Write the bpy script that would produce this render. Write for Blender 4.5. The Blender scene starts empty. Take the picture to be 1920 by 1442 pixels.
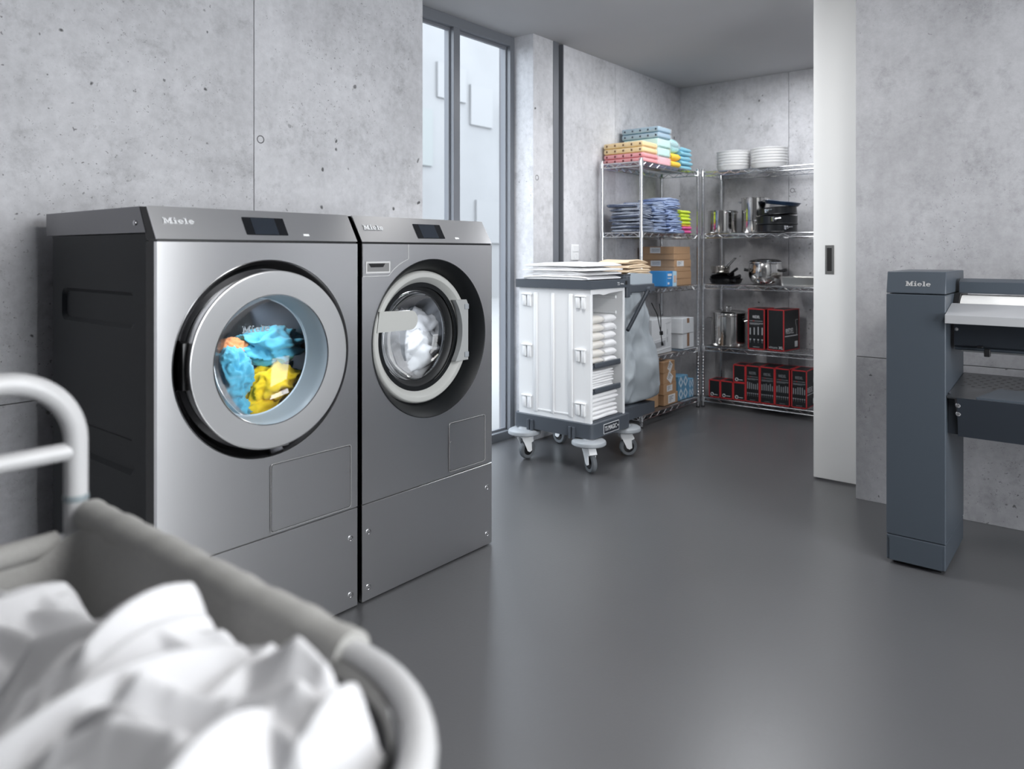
import bpy, bmesh, math, random
import numpy as np
from mathutils import Vector, Matrix, noise

scene = bpy.context.scene
COL = scene.collection
PI = math.pi

# ------------------------------------------------------------------ camera
# room axes: X runs along the machine fronts (away from the lens), Y runs towards the machine wall
FPX, HOR, EYE = 1388.0, 473.5, 1.263
_n = math.hypot(1130.0, FPX)
CA, CB = 1130.0 / _n, FPX / _n
cam = bpy.data.cameras.new('camera')
cam_ob = bpy.data.objects.new('camera', cam)
COL.objects.link(cam_ob)
cam_ob.location = (0, 0, EYE)
cam_ob.rotation_euler = (PI / 2, 0, -math.atan2(CB, CA))
cam.sensor_width = 36.0
cam.lens = FPX / 1920 * 36.0
cam.shift_y = -(721 - HOR) / 1920
cam.clip_start = 0.02
cam.dof.use_dof = True
cam.dof.focus_distance = 3.4
cam.dof.aperture_fstop = 2.2
scene.camera = cam_ob

# ------------------------------------------------------------------ world, lights, exposure
world = bpy.data.worlds.new('overcast_sky')
scene.world = world
world.use_nodes = True
_bg = world.node_tree.nodes['Background']
_bg.inputs[0].default_value = (0.90, 0.95, 1.0, 1)
_bg.inputs[1].default_value = 4.4

def area_light(name, loc, rot, sx, sy, power, color=(1, 1, 1), spread=180):
    l = bpy.data.lights.new(name, 'AREA')
    l.shape = 'RECTANGLE'; l.size = sx; l.size_y = sy
    l.energy = power; l.color = color; l.spread = math.radians(spread)
    o = bpy.data.objects.new(name, l)
    o.location = loc; o.rotation_euler = rot
    COL.objects.link(o)
    return o

# added fill light in an unseen opening behind the camera
area_light('rear_fill_light', (1.65, -2.52, 1.60), (PI / 2, 0, 0), 1.9, 2.0, 78, (0.96, 0.98, 1.0))
# added fill lights over laundry and door; last, the store room's ceiling lamp
area_light('laundry_fill_light', (1.55, -0.45, 2.70), (0, 0, 0), 1.2, 0.6, 46, (1.0, 0.99, 0.98))
area_light('door_fill_light', (3.05, 2.25, 2.64), (math.radians(-24), math.radians(-27), 0), 1.0, 0.45, 23, (1.0, 0.99, 0.98), 150)
area_light('storage_ceiling_light', (4.98, 1.70, 2.70), (0, 0, 0), 1.1, 1.1, 24, (0.95, 0.97, 1.0))

vs = scene.view_settings
vs.view_transform = 'Standard'
vs.look = 'None'
vs.gamma = 1.0
vs.use_curve_mapping = False
vs.exposure = 0.45
scene.display_settings.display_device = 'sRGB'
scene.cycles.use_denoising = True
scene.cycles.max_bounces = 8
scene.cycles.diffuse_bounces = 4
scene.cycles.glossy_bounces = 4
scene.cycles.transparent_max_bounces = 10
scene.cycles.use_adaptive_sampling = True
scene.cycles.adaptive_threshold = 0.025
scene.cycles.adaptive_min_samples = 20
scene.cycles.transmission_bounces = 6
scene.cycles.caustics_reflective = False
scene.cycles.caustics_refractive = False
scene.cycles.sample_clamp_indirect = 6.0

# ------------------------------------------------------------------ photograph geometry helpers (measuring only)
_R = Vector((CA, -CB, 0)); _F = Vector((CB, CA, 0)); _U = Vector((0, 0, 1))
def _ray(px, py): return _R * ((px - 960) / FPX) + _F + _U * ((HOR - py) / FPX)
def on_z(px, py, z):
    d = _ray(px, py); return d * ((z - EYE) / d.z) + _U * EYE
def on_x(px, py, x):
    d = _ray(px, py); return d * (x / d.x) + _U * EYE
def on_y(px, py, y):
    d = _ray(px, py); return d * (y / d.y) + _U * EYE

# ------------------------------------------------------------------ materials
MATS = {}
def srgb(r, g, b):
    def f(c):
        c /= 255.0
        return c / 12.92 if c <= 0.04045 else ((c + 0.055) / 1.055) ** 2.4
    return (f(r), f(g), f(b), 1.0)

def mat(name, color=(0.5, 0.5, 0.5, 1), rough=0.5, metal=0.0, spec=0.5, noise_scale=0, noise_amt=0.0,
        bump=0.0, bump_scale=200, stretch=(1, 1, 1), aniso=0.0, aniso_rot=0.0, coat=0.0, sheen=0.0, emit=None, emit_s=0, alpha=1.0, trans=0.0, ior=1.45):
    if name in MATS: return MATS[name]
    m = bpy.data.materials.new(name); m.use_nodes = True
    nt = m.node_tree; N = nt.nodes; L = nt.links
    b = N['Principled BSDF']
    b.inputs['Base Color'].default_value = color
    b.inputs['Roughness'].default_value = rough
    b.inputs['Metallic'].default_value = metal
    b.inputs['Specular IOR Level'].default_value = spec
    b.inputs['Anisotropic'].default_value = aniso
    b.inputs['Anisotropic Rotation'].default_value = aniso_rot
    b.inputs['Coat Weight'].default_value = coat
    b.inputs['Sheen Weight'].default_value = sheen
    b.inputs['Alpha'].default_value = alpha
    b.inputs['Transmission Weight'].default_value = trans
    b.inputs['IOR'].default_value = ior
    if emit:
        b.inputs['Emission Color'].default_value = emit
        b.inputs['Emission Strength'].default_value = emit_s
    if aniso:
        t = N.new('ShaderNodeTangent'); t.direction_type = 'UV_MAP'
        L.new(t.outputs[0], b.inputs['Tangent'])
    if noise_amt or bump:
        tc = N.new('ShaderNodeTexCoord'); mp = N.new('ShaderNodeMapping')
        mp.inputs['Scale'].default_value = stretch
        L.new(tc.outputs['Object'], mp.inputs[0])
    if noise_amt:
        nz = N.new('ShaderNodeTexNoise'); nz.inputs['Scale'].default_value = noise_scale
        nz.inputs['Detail'].default_value = 5
        L.new(mp.outputs[0], nz.inputs['Vector'])
        mx = N.new('ShaderNodeMix'); mx.data_type = 'RGBA'
        mx.inputs['A'].default_value = tuple(c * (1 - noise_amt) for c in color[:3]) + (1,)
        mx.inputs['B'].default_value = tuple(min(1, c * (1 + noise_amt)) for c in color[:3]) + (1,)
        L.new(nz.outputs['Fac'], mx.inputs['Factor'])
        L.new(mx.outputs['Result'], b.inputs['Base Color'])
    if bump:
        nb = N.new('ShaderNodeTexNoise'); nb.inputs['Scale'].default_value = bump_scale
        nb.inputs['Detail'].default_value = 3
        L.new(mp.outputs[0], nb.inputs['Vector'])
        bp = N.new('ShaderNodeBump'); bp.inputs['Strength'].default_value = bump
        bp.inputs['Distance'].default_value = 0.002
        L.new(nb.outputs['Fac'], bp.inputs['Height'])
        L.new(bp.outputs[0], b.inputs['Normal'])
    MATS[name] = m
    return m

def concrete(name, base, seed):
    m = bpy.data.materials.new(name); m.use_nodes = True
    nt = m.node_tree; N = nt.nodes; L = nt.links
    b = N['Principled BSDF']
    b.inputs['Roughness'].default_value = 0.62
    b.inputs['Specular IOR Level'].default_value = 0.35
    tc = N.new('ShaderNodeTexCoord')
    def mapping(sc, off):
        mp = N.new('ShaderNodeMapping'); mp.inputs['Scale'].default_value = sc
        mp.inputs['Location'].default_value = off
        L.new(tc.outputs['Object'], mp.inputs[0]); return mp
    def nz(scale, det, mp, rough=0.6):
        n = N.new('ShaderNodeTexNoise'); n.inputs['Scale'].default_value = scale
        n.inputs['Detail'].default_value = det; n.inputs['Roughness'].default_value = rough
        L.new(mp.outputs[0], n.inputs['Vector']); return n
    def ramp(src, p0, p1, c0=0.0, c1=1.0):
        r = N.new('ShaderNodeMapRange'); r.inputs['From Min'].default_value = p0; r.inputs['From Max'].default_value = p1
        r.inputs['To Min'].default_value = c0; r.inputs['To Max'].default_value = c1
        L.new(src, r.inputs['Value']); return r.outputs[0]
    def math_(op, a, bb):
        x = N.new('ShaderNodeMath'); x.operation = op
        for i, v in enumerate((a, bb)):
            if isinstance(v, (int, float)): x.inputs[i].default_value = v
            else: L.new(v, x.inputs[i])
        return x.outputs[0]
    o = (seed * 3.1, seed * 1.7, seed * 0.9)
    m1 = mapping((1, 1, 1), o)
    ms = mapping((3, 3, 0.5), o)
    large = nz(1.6, 4, m1)
    fine = nz(26, 4, m1, 0.7)
    streak = nz(3.0, 3, ms)
    v = math_('ADD', ramp(large.outputs['Fac'], 0.3, 0.7, 0.84, 1.12), ramp(fine.outputs['Fac'], 0.3, 0.7, -0.09, 0.09))
    v = math_('ADD', v, ramp(streak.outputs['Fac'], 0.3, 0.7, -0.05, 0.05))
    def pores(scale, r0, r1, thr, dark, mask_scale, mlo, mhi):
        warp = nz(scale * 1.6, 1, m1)
        mixv = N.new('ShaderNodeMix'); mixv.data_type = 'VECTOR'
        mixv.inputs['Factor'].default_value = 0.035
        L.new(m1.outputs[0], mixv.inputs['A']); L.new(warp.outputs['Color'], mixv.inputs['B'])
        vo = N.new('ShaderNodeTexVoronoi'); vo.inputs['Scale'].default_value = scale
        L.new(mixv.outputs['Result'], vo.inputs['Vector'])
        sp = N.new('ShaderNodeSeparateColor'); L.new(vo.outputs['Color'], sp.inputs[0])
        present = ramp(sp.outputs[0], thr, thr + 0.02)
        rad = ramp(sp.outputs[1], 0, 1, r0, r1)
        near = math_('SUBTRACT', rad, vo.outputs['Distance'])
        hole = ramp(near, 0.0, 0.05)
        msk = ramp(nz(mask_scale, 2, m1).outputs['Fac'], mlo, mhi)
        return math_('MULTIPLY', math_('MULTIPLY', hole, present), math_('MULTIPLY', msk, dark))
    p1 = pores(11, 0.05, 0.14, 0.74, 0.80, 0.9, 0.36, 0.5)
    p2 = pores(27, 0.08, 0.20, 0.66, 0.62, 1.3, 0.42, 0.56)
    p3 = pores(60, 0.12, 0.28, 0.55, 0.45, 1.1, 0.46, 0.60)
    holes = math_('MAXIMUM', math_('MAXIMUM', p1, p2), p3)
    blot = ramp(nz(5.5, 7, m1, 0.78).outputs['Fac'], 0.52, 0.74, 0.0, 0.30)
    v = math_('MULTIPLY', math_('SUBTRACT', v, blot), math_('SUBTRACT', 1.0, holes))
    mx = N.new('ShaderNodeMix'); mx.data_type = 'RGBA'
    mx.inputs['A'].default_value = (0, 0, 0, 1)
    mx.inputs['B'].default_value = base
    mx.clamp_factor = False
    L.new(v, mx.inputs['Factor'])
    L.new(mx.outputs['Result'], b.inputs['Base Color'])
    h = math_('SUBTRACT', ramp(fine.outputs['Fac'], 0, 1, 0, 0.25), p1)
    bp = N.new('ShaderNodeBump'); bp.inputs['Strength'].default_value = 0.35; bp.inputs['Distance'].default_value = 0.004
    L.new(h, bp.inputs['Height']); L.new(bp.outputs[0], b.inputs['Normal'])
    return m

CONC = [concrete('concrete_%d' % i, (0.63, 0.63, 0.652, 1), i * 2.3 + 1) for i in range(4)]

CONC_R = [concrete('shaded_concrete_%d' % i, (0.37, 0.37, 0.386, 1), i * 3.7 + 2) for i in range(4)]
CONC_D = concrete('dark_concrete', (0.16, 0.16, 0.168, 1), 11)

def floor_mat():
    m = bpy.data.materials.new('grey_resin_floor'); m.use_nodes = True
    nt = m.node_tree; N = nt.nodes; L = nt.links
    b = N['Principled BSDF']
    tc = N.new('ShaderNodeTexCoord')
    n1 = N.new('ShaderNodeTexNoise'); n1.inputs['Scale'].default_value = 1.3; n1.inputs['Detail'].default_value = 6
    n2 = N.new('ShaderNodeTexNoise'); n2.inputs['Scale'].default_value = 90; n2.inputs['Detail'].default_value = 3
    n3 = N.new('ShaderNodeTexNoise'); n3.inputs['Scale'].default_value = 9; n3.inputs['Detail'].default_value = 6
    for n in (n1, n2, n3): L.new(tc.outputs['Object'], n.inputs['Vector'])
    mx = N.new('ShaderNodeMix'); mx.data_type = 'RGBA'
    mx.inputs['A'].default_value = (0.072, 0.073, 0.077, 1); mx.inputs['B'].default_value = (0.088, 0.089, 0.094, 1)
    L.new(n1.outputs['Fac'], mx.inputs['Factor']); L.new(mx.outputs['Result'], b.inputs['Base Color'])
    b.inputs['Roughness'].default_value = 0.30
    bp = N.new('ShaderNodeBump'); bp.inputs['Strength'].default_value = 0.12; bp.inputs['Distance'].default_value = 0.002
    L.new(n2.outputs['Fac'], bp.inputs['Height']); L.new(bp.outputs[0], b.inputs['Normal'])
    b.inputs['IOR'].default_value = 1.7
    return m

STEEL = mat('brushed_stainless', (0.86, 0.86, 0.865, 1), 0.28, 1.0, aniso=0.75, aniso_rot=0.25, bump=0.03, bump_scale=60, stretch=(1, 1, 40))
STEEL_D = mat('dark_stainless', (0.19, 0.19, 0.20, 1), 0.25, 1.0, aniso=0.6, aniso_rot=0.25)
CHROME = mat('chrome_wire', (0.72, 0.73, 0.75, 1), 0.16, 1.0)
POT = mat('polished_pot_steel', (0.70, 0.69, 0.67, 1), 0.13, 1.0)
IRON_GREY = mat('machine_iron_grey_paint', (0.012, 0.015, 0.019, 1), 0.45, spec=0.25)
BLACK = mat('black_plastic', (0.010, 0.010, 0.011, 1), 0.35)
BLACKG = mat('black_gloss', (0.005, 0.005, 0.006, 1), 0.25, spec=0.25)
RUBBER = mat('black_rubber', (0.012, 0.013, 0.014, 1), 0.5)
ANTH = mat('anthracite_ironer_paint', srgb(64, 71, 79), 0.38, noise_scale=300, noise_amt=0.03)
ANTHD = mat('dark_anthracite_paint', srgb(42, 47, 54), 0.35)
WHITEP = mat('white_plastic', (0.87, 0.88, 0.89, 1), 0.38)
WHITEC = mat('white_cotton', (0.89, 0.89, 0.90, 1), 0.9, sheen=0.2, bump=0.25, bump_scale=260)
LINEN = mat('white_linen_sheet', (0.80, 0.80, 0.82, 1), 0.85, sheen=0.15)
CREAM = mat('cream_terry', (0.82, 0.79, 0.74, 1), 0.95, sheen=0.3, bump=0.5, bump_scale=220)
BEIGE = mat('beige_cotton', srgb(214, 192, 162), 0.9, sheen=0.2, bump=0.3, bump_scale=200)
GREYP = mat('grey_cart_plastic', srgb(74, 80, 88), 0.45)
GREYM = mat('mid_grey_plastic', srgb(150, 155, 160), 0.4)
GREYL = mat('pale_grey_plastic', srgb(178, 188, 196), 0.4)
DOORGREY = mat('washer_door_grey_plastic', srgb(176, 177, 174), 0.38)
CARD = mat('brown_cardboard', srgb(186, 150, 116), 0.75, noise_scale=30, noise_amt=0.06)
CARDW = mat('white_cardboard', srgb(222, 226, 230), 0.6, noise_scale=14, noise_amt=0.05, stretch=(1, 1, 4))
CARDG = mat('pale_grey_cardboard', srgb(208, 211, 214), 0.65)
PAPER = mat('white_paper_label', (0.82, 0.83, 0.84, 1), 0.6)
PRINTK = mat('dark_print', (0.03, 0.03, 0.035, 1), 0.6)
PRINTG = mat('grey_print', (0.25, 0.26, 0.28, 1), 0.6)
PRINTW = mat('white_print', (0.75, 0.76, 0.78, 1), 0.5)
BOXK = mat('black_gift_box_card', (0.012, 0.014, 0.016, 1), 0.4)
BOXR = mat('red_box_edge', srgb(190, 52, 56), 0.45)
TAPE = mat('brown_tape', srgb(150, 116, 92), 0.35)
FRAMEG = mat('window_frame_grey', srgb(112, 115, 121), 0.4)
CEIL = mat('grey_ceiling_paint', (0.46, 0.46, 0.47, 1), 0.7, noise_scale=2, noise_amt=0.04)
DOORW = mat('white_lacquered_door', (0.87, 0.88, 0.875, 1), 0.42)
NICKEL = mat('brushed_nickel', (0.46, 0.46, 0.45, 1), 0.35, 1.0)
SCREW = mat('screw_steel', (0.72, 0.72, 0.73, 1), 0.2, 1.0)
SCREEN = mat('screen_glass', (0.006, 0.007, 0.009, 1), 0.08, coat=0.3)
DISPLAY = mat('screen_display', (0.022, 0.028, 0.038, 1), 0.10)
TUBEW = mat('white_coated_tube', (0.48, 0.48, 0.485, 1), 0.3)
CANVAS = mat('grey_canvas', srgb(160, 159, 156), 0.9, noise_scale=180, noise_amt=0.12, bump=0.4, bump_scale=300)
EDGE = mat('bright_plastic_edge', (0.55, 0.55, 0.55, 1), 0.3)
LOGO = mat('pale_silver_lettering', (0.74, 0.75, 0.76, 1), 0.35)
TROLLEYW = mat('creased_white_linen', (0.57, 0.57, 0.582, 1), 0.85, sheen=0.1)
ROLLER = mat('white_roller_cloth', (0.74, 0.74, 0.73, 1), 0.8, noise_scale=60, noise_amt=0.04)

def glass_mat(name, tint=(0.97, 0.985, 1.0, 1), refl=1.0, rough=0.02):
    m = bpy.data.materials.new(name); m.use_nodes = True
    nt = m.node_tree; N = nt.nodes; L = nt.links
    N.remove(N['Principled BSDF'])
    out = N['Material Output']
    tr = N.new('ShaderNodeBsdfTransparent'); tr.inputs[0].default_value = tint
    gl = N.new('ShaderNodeBsdfGlossy'); gl.inputs['Roughness'].default_value = rough
    fr = N.new('ShaderNodeFresnel'); fr.inputs[0].default_value = 1.45
    ml = N.new('ShaderNodeMath'); ml.operation = 'MULTIPLY'; ml.inputs[1].default_value = refl; ml.use_clamp = True
    L.new(fr.outputs[0], ml.inputs[0])
    mx = N.new('ShaderNodeMixShader')
    L.new(ml.outputs[0], mx.inputs[0]); L.new(tr.outputs[0], mx.inputs[1]); L.new(gl.outputs[0], mx.inputs[2])
    L.new(mx.outputs[0], out.inputs['Surface'])
    return m
PANE = glass_mat('window_glass', (0.96, 0.98, 1.0, 1), 0.0)
PORT = glass_mat('porthole_glass', (0.96, 0.985, 1.0, 1), 0.8, 0.03)
LIDGLASS = glass_mat('lid_glass', (0.85, 0.88, 0.9, 1), 2.0, 0.03)
FILM = mat('clear_packing_film', (0.92, 0.93, 0.95, 1), 0.22, alpha=0.30)

# ------------------------------------------------------------------ mesh helpers
def new(): return bmesh.new()

def box(bm, x0, x1, y0, y1, z0, z1, bev=0.0, seg=1, M=None):
    r = bmesh.ops.create_cube(bm, size=1.0)
    vs_ = r['verts']
    T = Matrix.Translation(((x0 + x1) / 2, (y0 + y1) / 2, (z0 + z1) / 2)) @ Matrix.Diagonal((abs(x1 - x0), abs(y1 - y0), abs(z1 - z0), 1))
    bmesh.ops.transform(bm, matrix=T, verts=vs_)
    if bev > 0:
        es = list({e for v in vs_ for e in v.link_edges})
        rr = bmesh.ops.bevel(bm, geom=es, offset=bev, segments=seg, profile=0.5, affect='EDGES', clamp_overlap=True)
        vs_ = list({v for f in rr['faces'] for v in f.verts} | {v for v in vs_ if v.is_valid})
    if M is not None:
        bmesh.ops.transform(bm, matrix=M, verts=[v for v in vs_ if v.is_valid])
    return bm

def tube(bm, pts, r, seg=10, closed=False, caps=True):
    pts = [Vector(p) for p in pts]; n = len(pts)
    rs = r if isinstance(r, (list, tuple)) else [r] * n
    rings = []; up = None
    for i in range(n):
        if closed: t = pts[(i + 1) % n] - pts[i - 1]
        else: t = pts[min(i + 1, n - 1)] - pts[max(i - 1, 0)]
        t.normalize()
        if up is None:
            up = Vector((0, 0, 1)) if abs(t.z) < 0.9 else Vector((1, 0, 0))
        u = t.cross(up)
        if u.length < 1e-6: u = t.cross(Vector((0, 1, 0)))
        u.normalize(); w = u.cross(t); up = w
        rings.append([bm.verts.new(pts[i] + (u * math.cos(2 * PI * k / seg) + w * math.sin(2 * PI * k / seg)) * rs[i]) for k in range(seg)])
    m = n if closed else n - 1
    for i in range(m):
        a, b = rings[i], rings[(i + 1) % n]
        for k in range(seg):
            bm.faces.new((a[k], a[(k + 1) % seg], b[(k + 1) % seg], b[k]))
    if caps and not closed:
        bm.faces.new(list(reversed(rings[0]))); bm.faces.new(rings[-1])
    return bm

def bend(p0, p1, p2, r, n=6):
    """points that round the corner p1 between p0 and p2 with radius r"""
    p0, p1, p2 = Vector(p0), Vector(p1), Vector(p2)
    a = (p0 - p1).normalized(); b = (p2 - p1).normalized()
    half = a.angle(b) / 2; d = r / math.tan(half)
    s, e = p1 + a * d, p1 + b * d
    c = p1 + (a + b).normalized() * (r / math.sin(half))
    u, v = s - c, e - c
    ang = u.angle(v)
    return [c + (u * math.sin((1 - t) * ang) + v * math.sin(t * ang)) / math.sin(ang) for t in [i / n for i in range(n + 1)]]

def rounded_path(pts, r, n=6):
    out = [Vector(pts[0])]
    for i in range(1, len(pts) - 1): out += bend(pts[i - 1], pts[i], pts[i + 1], r, n)
    out.append(Vector(pts[-1])); return out

AX = {'z': (Vector((1, 0, 0)), Vector((0, 1, 0)), Vector((0, 0, 1))),
      'y': (Vector((1, 0, 0)), Vector((0, 0, 1)), Vector((0, 1, 0))),
      'x': (Vector((0, 1, 0)), Vector((0, 0, 1)), Vector((1, 0, 0)))}
def lathe(bm, prof, c=(0, 0, 0), axis='z', seg=32, sx=1.0, sy=1.0):
    u, v, w = AX[axis]; c = Vector(c); rings = []
    for r, h in prof:
        if r < 1e-6: rings.append([bm.verts.new(c + w * h)])
        else: rings.append([bm.verts.new(c + u * (r * sx * math.cos(2 * PI * k / seg)) + v * (r * sy * math.sin(2 * PI * k / seg)) + w * h) for k in range(seg)])
    for a, b in zip(rings, rings[1:]):
        if len(a) == 1 and len(b) == 1: continue
        for k in range(seg):
            k2 = (k + 1) % seg
            if len(a) == 1: bm.faces.new((a[0], b[k2], b[k]))
            elif len(b) == 1: bm.faces.new((a[k], a[k2], b[0]))
            else: bm.faces.new((a[k], a[k2], b[k2], b[k]))
    return bm

def prism(bm, pts, o, u, v, n, d):
    """2-D polygon pts in frame (o,u,v) extruded by d along n"""
    o, u, v, n = Vector(o), Vector(u), Vector(v), Vector(n)
    a = [bm.verts.new(o + u * p[0] + v * p[1]) for p in pts]
    b = [bm.verts.new(o + u * p[0] + v * p[1] + n * d) for p in pts]
    bm.faces.new(a); bm.faces.new(list(reversed(b)))
    k = len(pts)
    for i in range(k): bm.faces.new((a[i], b[i], b[(i + 1) % k], a[(i + 1) % k]))
    return bm

def plate_hole(bm, x0, x1, z0, z1, hole, y0, y1, cx, cz, close_hole=True):
    """plate in the XZ plane (thickness y0..y1) with the hole loop [(x,z)...] around (cx,cz)"""
    angs = sorted({math.atan2(z - cz, x - cx) for x, z in hole} | {math.atan2(z - cz, x - cx) for x in (x0, x1) for z in (z0, z1)})
    def hole_r(t):
        c, q = math.cos(t), math.sin(t); best = None; n_ = len(hole)
        for i in range(n_):
            ax_, az_ = hole[i][0] - cx, hole[i][1] - cz; bx_, bz_ = hole[(i + 1) % n_][0] - cx, hole[(i + 1) % n_][1] - cz
            ex, ez = bx_ - ax_, bz_ - az_; den = c * ez - q * ex
            if abs(den) < 1e-12: continue
            r_ = (ax_ * ez - az_ * ex) / den; k_ = (ax_ * q - az_ * c) / den
            if r_ > 0 and -1e-6 <= k_ <= 1 + 1e-6: best = r_ if best is None else max(best, r_)
        return best
    def rect(t):
        c, s = math.cos(t), math.sin(t)
        k = []
        if c > 1e-9: k.append((x1 - cx) / c)
        if c < -1e-9: k.append((x0 - cx) / c)
        if s > 1e-9: k.append((z1 - cz) / s)
        if s < -1e-9: k.append((z0 - cz) / s)
        return min(k)
    L = []
    for t in angs:
        c, s = math.cos(t), math.sin(t); r = hole_r(t); q = rect(t)
        pi, po = (cx + r * c, cz + r * s), (cx + q * c, cz + q * s)
        L.append([bm.verts.new((pi[0], y0, pi[1])), bm.verts.new((po[0], y0, po[1])), bm.verts.new((pi[0], y1, pi[1])), bm.verts.new((po[0], y1, po[1]))])
    n = len(L)
    for i in range(n):
        a, b = L[i], L[(i + 1) % n]
        bm.faces.new((a[0], a[1], b[1], b[0])); bm.faces.new((a[3], a[2], b[2], b[3]))
        bm.faces.new((a[1], a[3], b[3], b[1]))
        if close_hole: bm.faces.new((a[2], a[0], b[0], b[2]))
    return bm

def circle_pts(cx, cz, r, n=96): return [(cx + r * math.cos(2 * PI * k / n), cz + r * math.sin(2 * PI * k / n)) for k in range(n)]
def stadium(cx, cz, w, h, n=8):
    r = h / 2; o = []
    for k in range(n + 1): t = -PI / 2 + PI * k / n; o.append((cx + w / 2 - r + r * math.cos(t), cz + r * math.sin(t)))
    for k in range(n + 1): t = PI / 2 + PI * k / n; o.append((cx - w / 2 + r + r * math.cos(t), cz + r * math.sin(t)))
    return o
def rrect(x0, x1, z0, z1, r, n=4):
    o = []
    for cx, cz, t0 in ((x1 - r, z0 + r, -PI / 2), (x1 - r, z1 - r, 0), (x0 + r, z1 - r, PI / 2), (x0 + r, z0 + r, PI)):
        for k in range(n + 1): t = t0 + PI / 2 * k / n; o.append((cx + r * math.cos(t), cz + r * math.sin(t)))
    return o

def box_uv(me):
    uv = me.uv_layers.new(name='UVMap')
    nl = len(me.loops)
    co = np.empty(len(me.vertices) * 3, np.float32); me.vertices.foreach_get('co', co); co = co.reshape(-1, 3)
    vi = np.empty(nl, np.int32); me.loops.foreach_get('vertex_index', vi)
    nrm = np.empty(len(me.polygons) * 3, np.float32); me.polygons.foreach_get('normal', nrm); nrm = np.abs(nrm.reshape(-1, 3))
    tot = np.empty(len(me.polygons), np.int32); me.polygons.foreach_get('loop_total', tot)
    ln = np.repeat(nrm, tot, axis=0); p = co[vi]
    out = np.empty((nl, 2), np.float32)
    k = np.argmax(ln, axis=1)
    out[:, 0] = np.where(k == 0, p[:, 1], p[:, 0]); out[:, 1] = np.where(k == 2, p[:, 1], p[:, 2])
    uv.data.foreach_set('uv', out.ravel())

def mesh_from(bm, name, material, off=(0, 0, 0), angle=35):
    bmesh.ops.recalc_face_normals(bm, faces=bm.faces[:])
    me = bpy.data.meshes.new(name)
    if any(off): bmesh.ops.translate(bm, verts=bm.verts[:], vec=[-c for c in off])
    bm.to_mesh(me); bm.free()
    me.polygons.foreach_set('use_smooth', [True] * len(me.polygons))
    me.set_sharp_from_angle(angle=math.radians(angle))
    box_uv(me)
    me.materials.append(material)
    return me

class Thing:
    """an Empty at the thing's base; parts are given in world coordinates unless local=True"""
    def __init__(self, name, label=None, cat=None, loc=(0, 0, 0), rz=0.0, group=None, kind=None):
        o = bpy.data.objects.new(name, None); COL.objects.link(o)
        o.location = loc; o.rotation_euler = (0, 0, rz); o.empty_display_size = 0.05
        self.o = o; self.loc = Vector(loc)
        tag(o, label, cat, group, kind)
    def part(self, bm, name, material, parent=None, local=False, angle=35, label=None, kind=None):
        me = mesh_from(bm, name, material, (0, 0, 0) if local else self.loc, angle)
        return self.part_me(me, name, parent, label, kind)
    def part_me(self, me, name, parent=None, label=None, kind=None):
        o = bpy.data.objects.new(name, me); COL.objects.link(o)
        o.parent = parent if parent is not None else self.o
        if label: o['label'] = label
        if kind: o['kind'] = kind
        return o

def tag(o, label=None, cat=None, group=None, kind=None):
    if label: o['label'] = label
    if cat: o['category'] = cat
    if group: o['group'] = group
    if kind: o['kind'] = kind
    return o

def single(bm, name, material, label, cat, loc, group=None, local=False, rz=0.0, angle=35, kind=None):
    me = mesh_from(bm, name, material, (0, 0, 0) if local else loc, angle)
    o = bpy.data.objects.new(name, me); COL.objects.link(o)
    o.location = loc; o.rotation_euler = (0, 0, rz)
    return tag(o, label, cat, group, kind)

def struct(bm, name, material, parent=None, angle=35):
    me = mesh_from(bm, name, material, (0, 0, 0), angle)
    o = bpy.data.objects.new(name, me); COL.objects.link(o)
    if parent is not None: o.parent = parent
    else: o['kind'] = 'structure'
    return o

def struct_root(name, label=None, cat=None):
    o = bpy.data.objects.new(name, None); COL.objects.link(o); o['kind'] = 'structure'
    tag(o, label, cat)
    return o

def text_mesh(body, size, material, M, extrude=0.0006, align='CENTER', name='lettering', xscale=1.0):
    cu = bpy.data.curves.new('lettering_curve', 'FONT')
    cu.body = body; cu.size = size; cu.extrude = extrude; cu.align_x = align; cu.align_y = 'CENTER'; cu.resolution_u = 3
    ob = bpy.data.objects.new('lettering_curve', cu); COL.objects.link(ob)
    dg = bpy.context.evaluated_depsgraph_get()
    me = bpy.data.meshes.new_from_object(ob.evaluated_get(dg))
    bpy.data.objects.remove(ob); bpy.data.curves.remove(cu)
    me.name = name
    me.transform(M @ Matrix.Diagonal((xscale, 1, 1, 1)))
    me.materials.clear(); me.materials.append(material)
    return me

def frame(o, u, v):
    """matrix that maps text x->u, y->v, z->u x v at origin o"""
    u = Vector(u).normalized(); v = Vector(v).normalized(); w = u.cross(v)
    return Matrix(((u.x, v.x, w.x, o[0]), (u.y, v.y, w.y, o[1]), (u.z, v.z, w.z, o[2]), (0, 0, 0, 1)))

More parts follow.
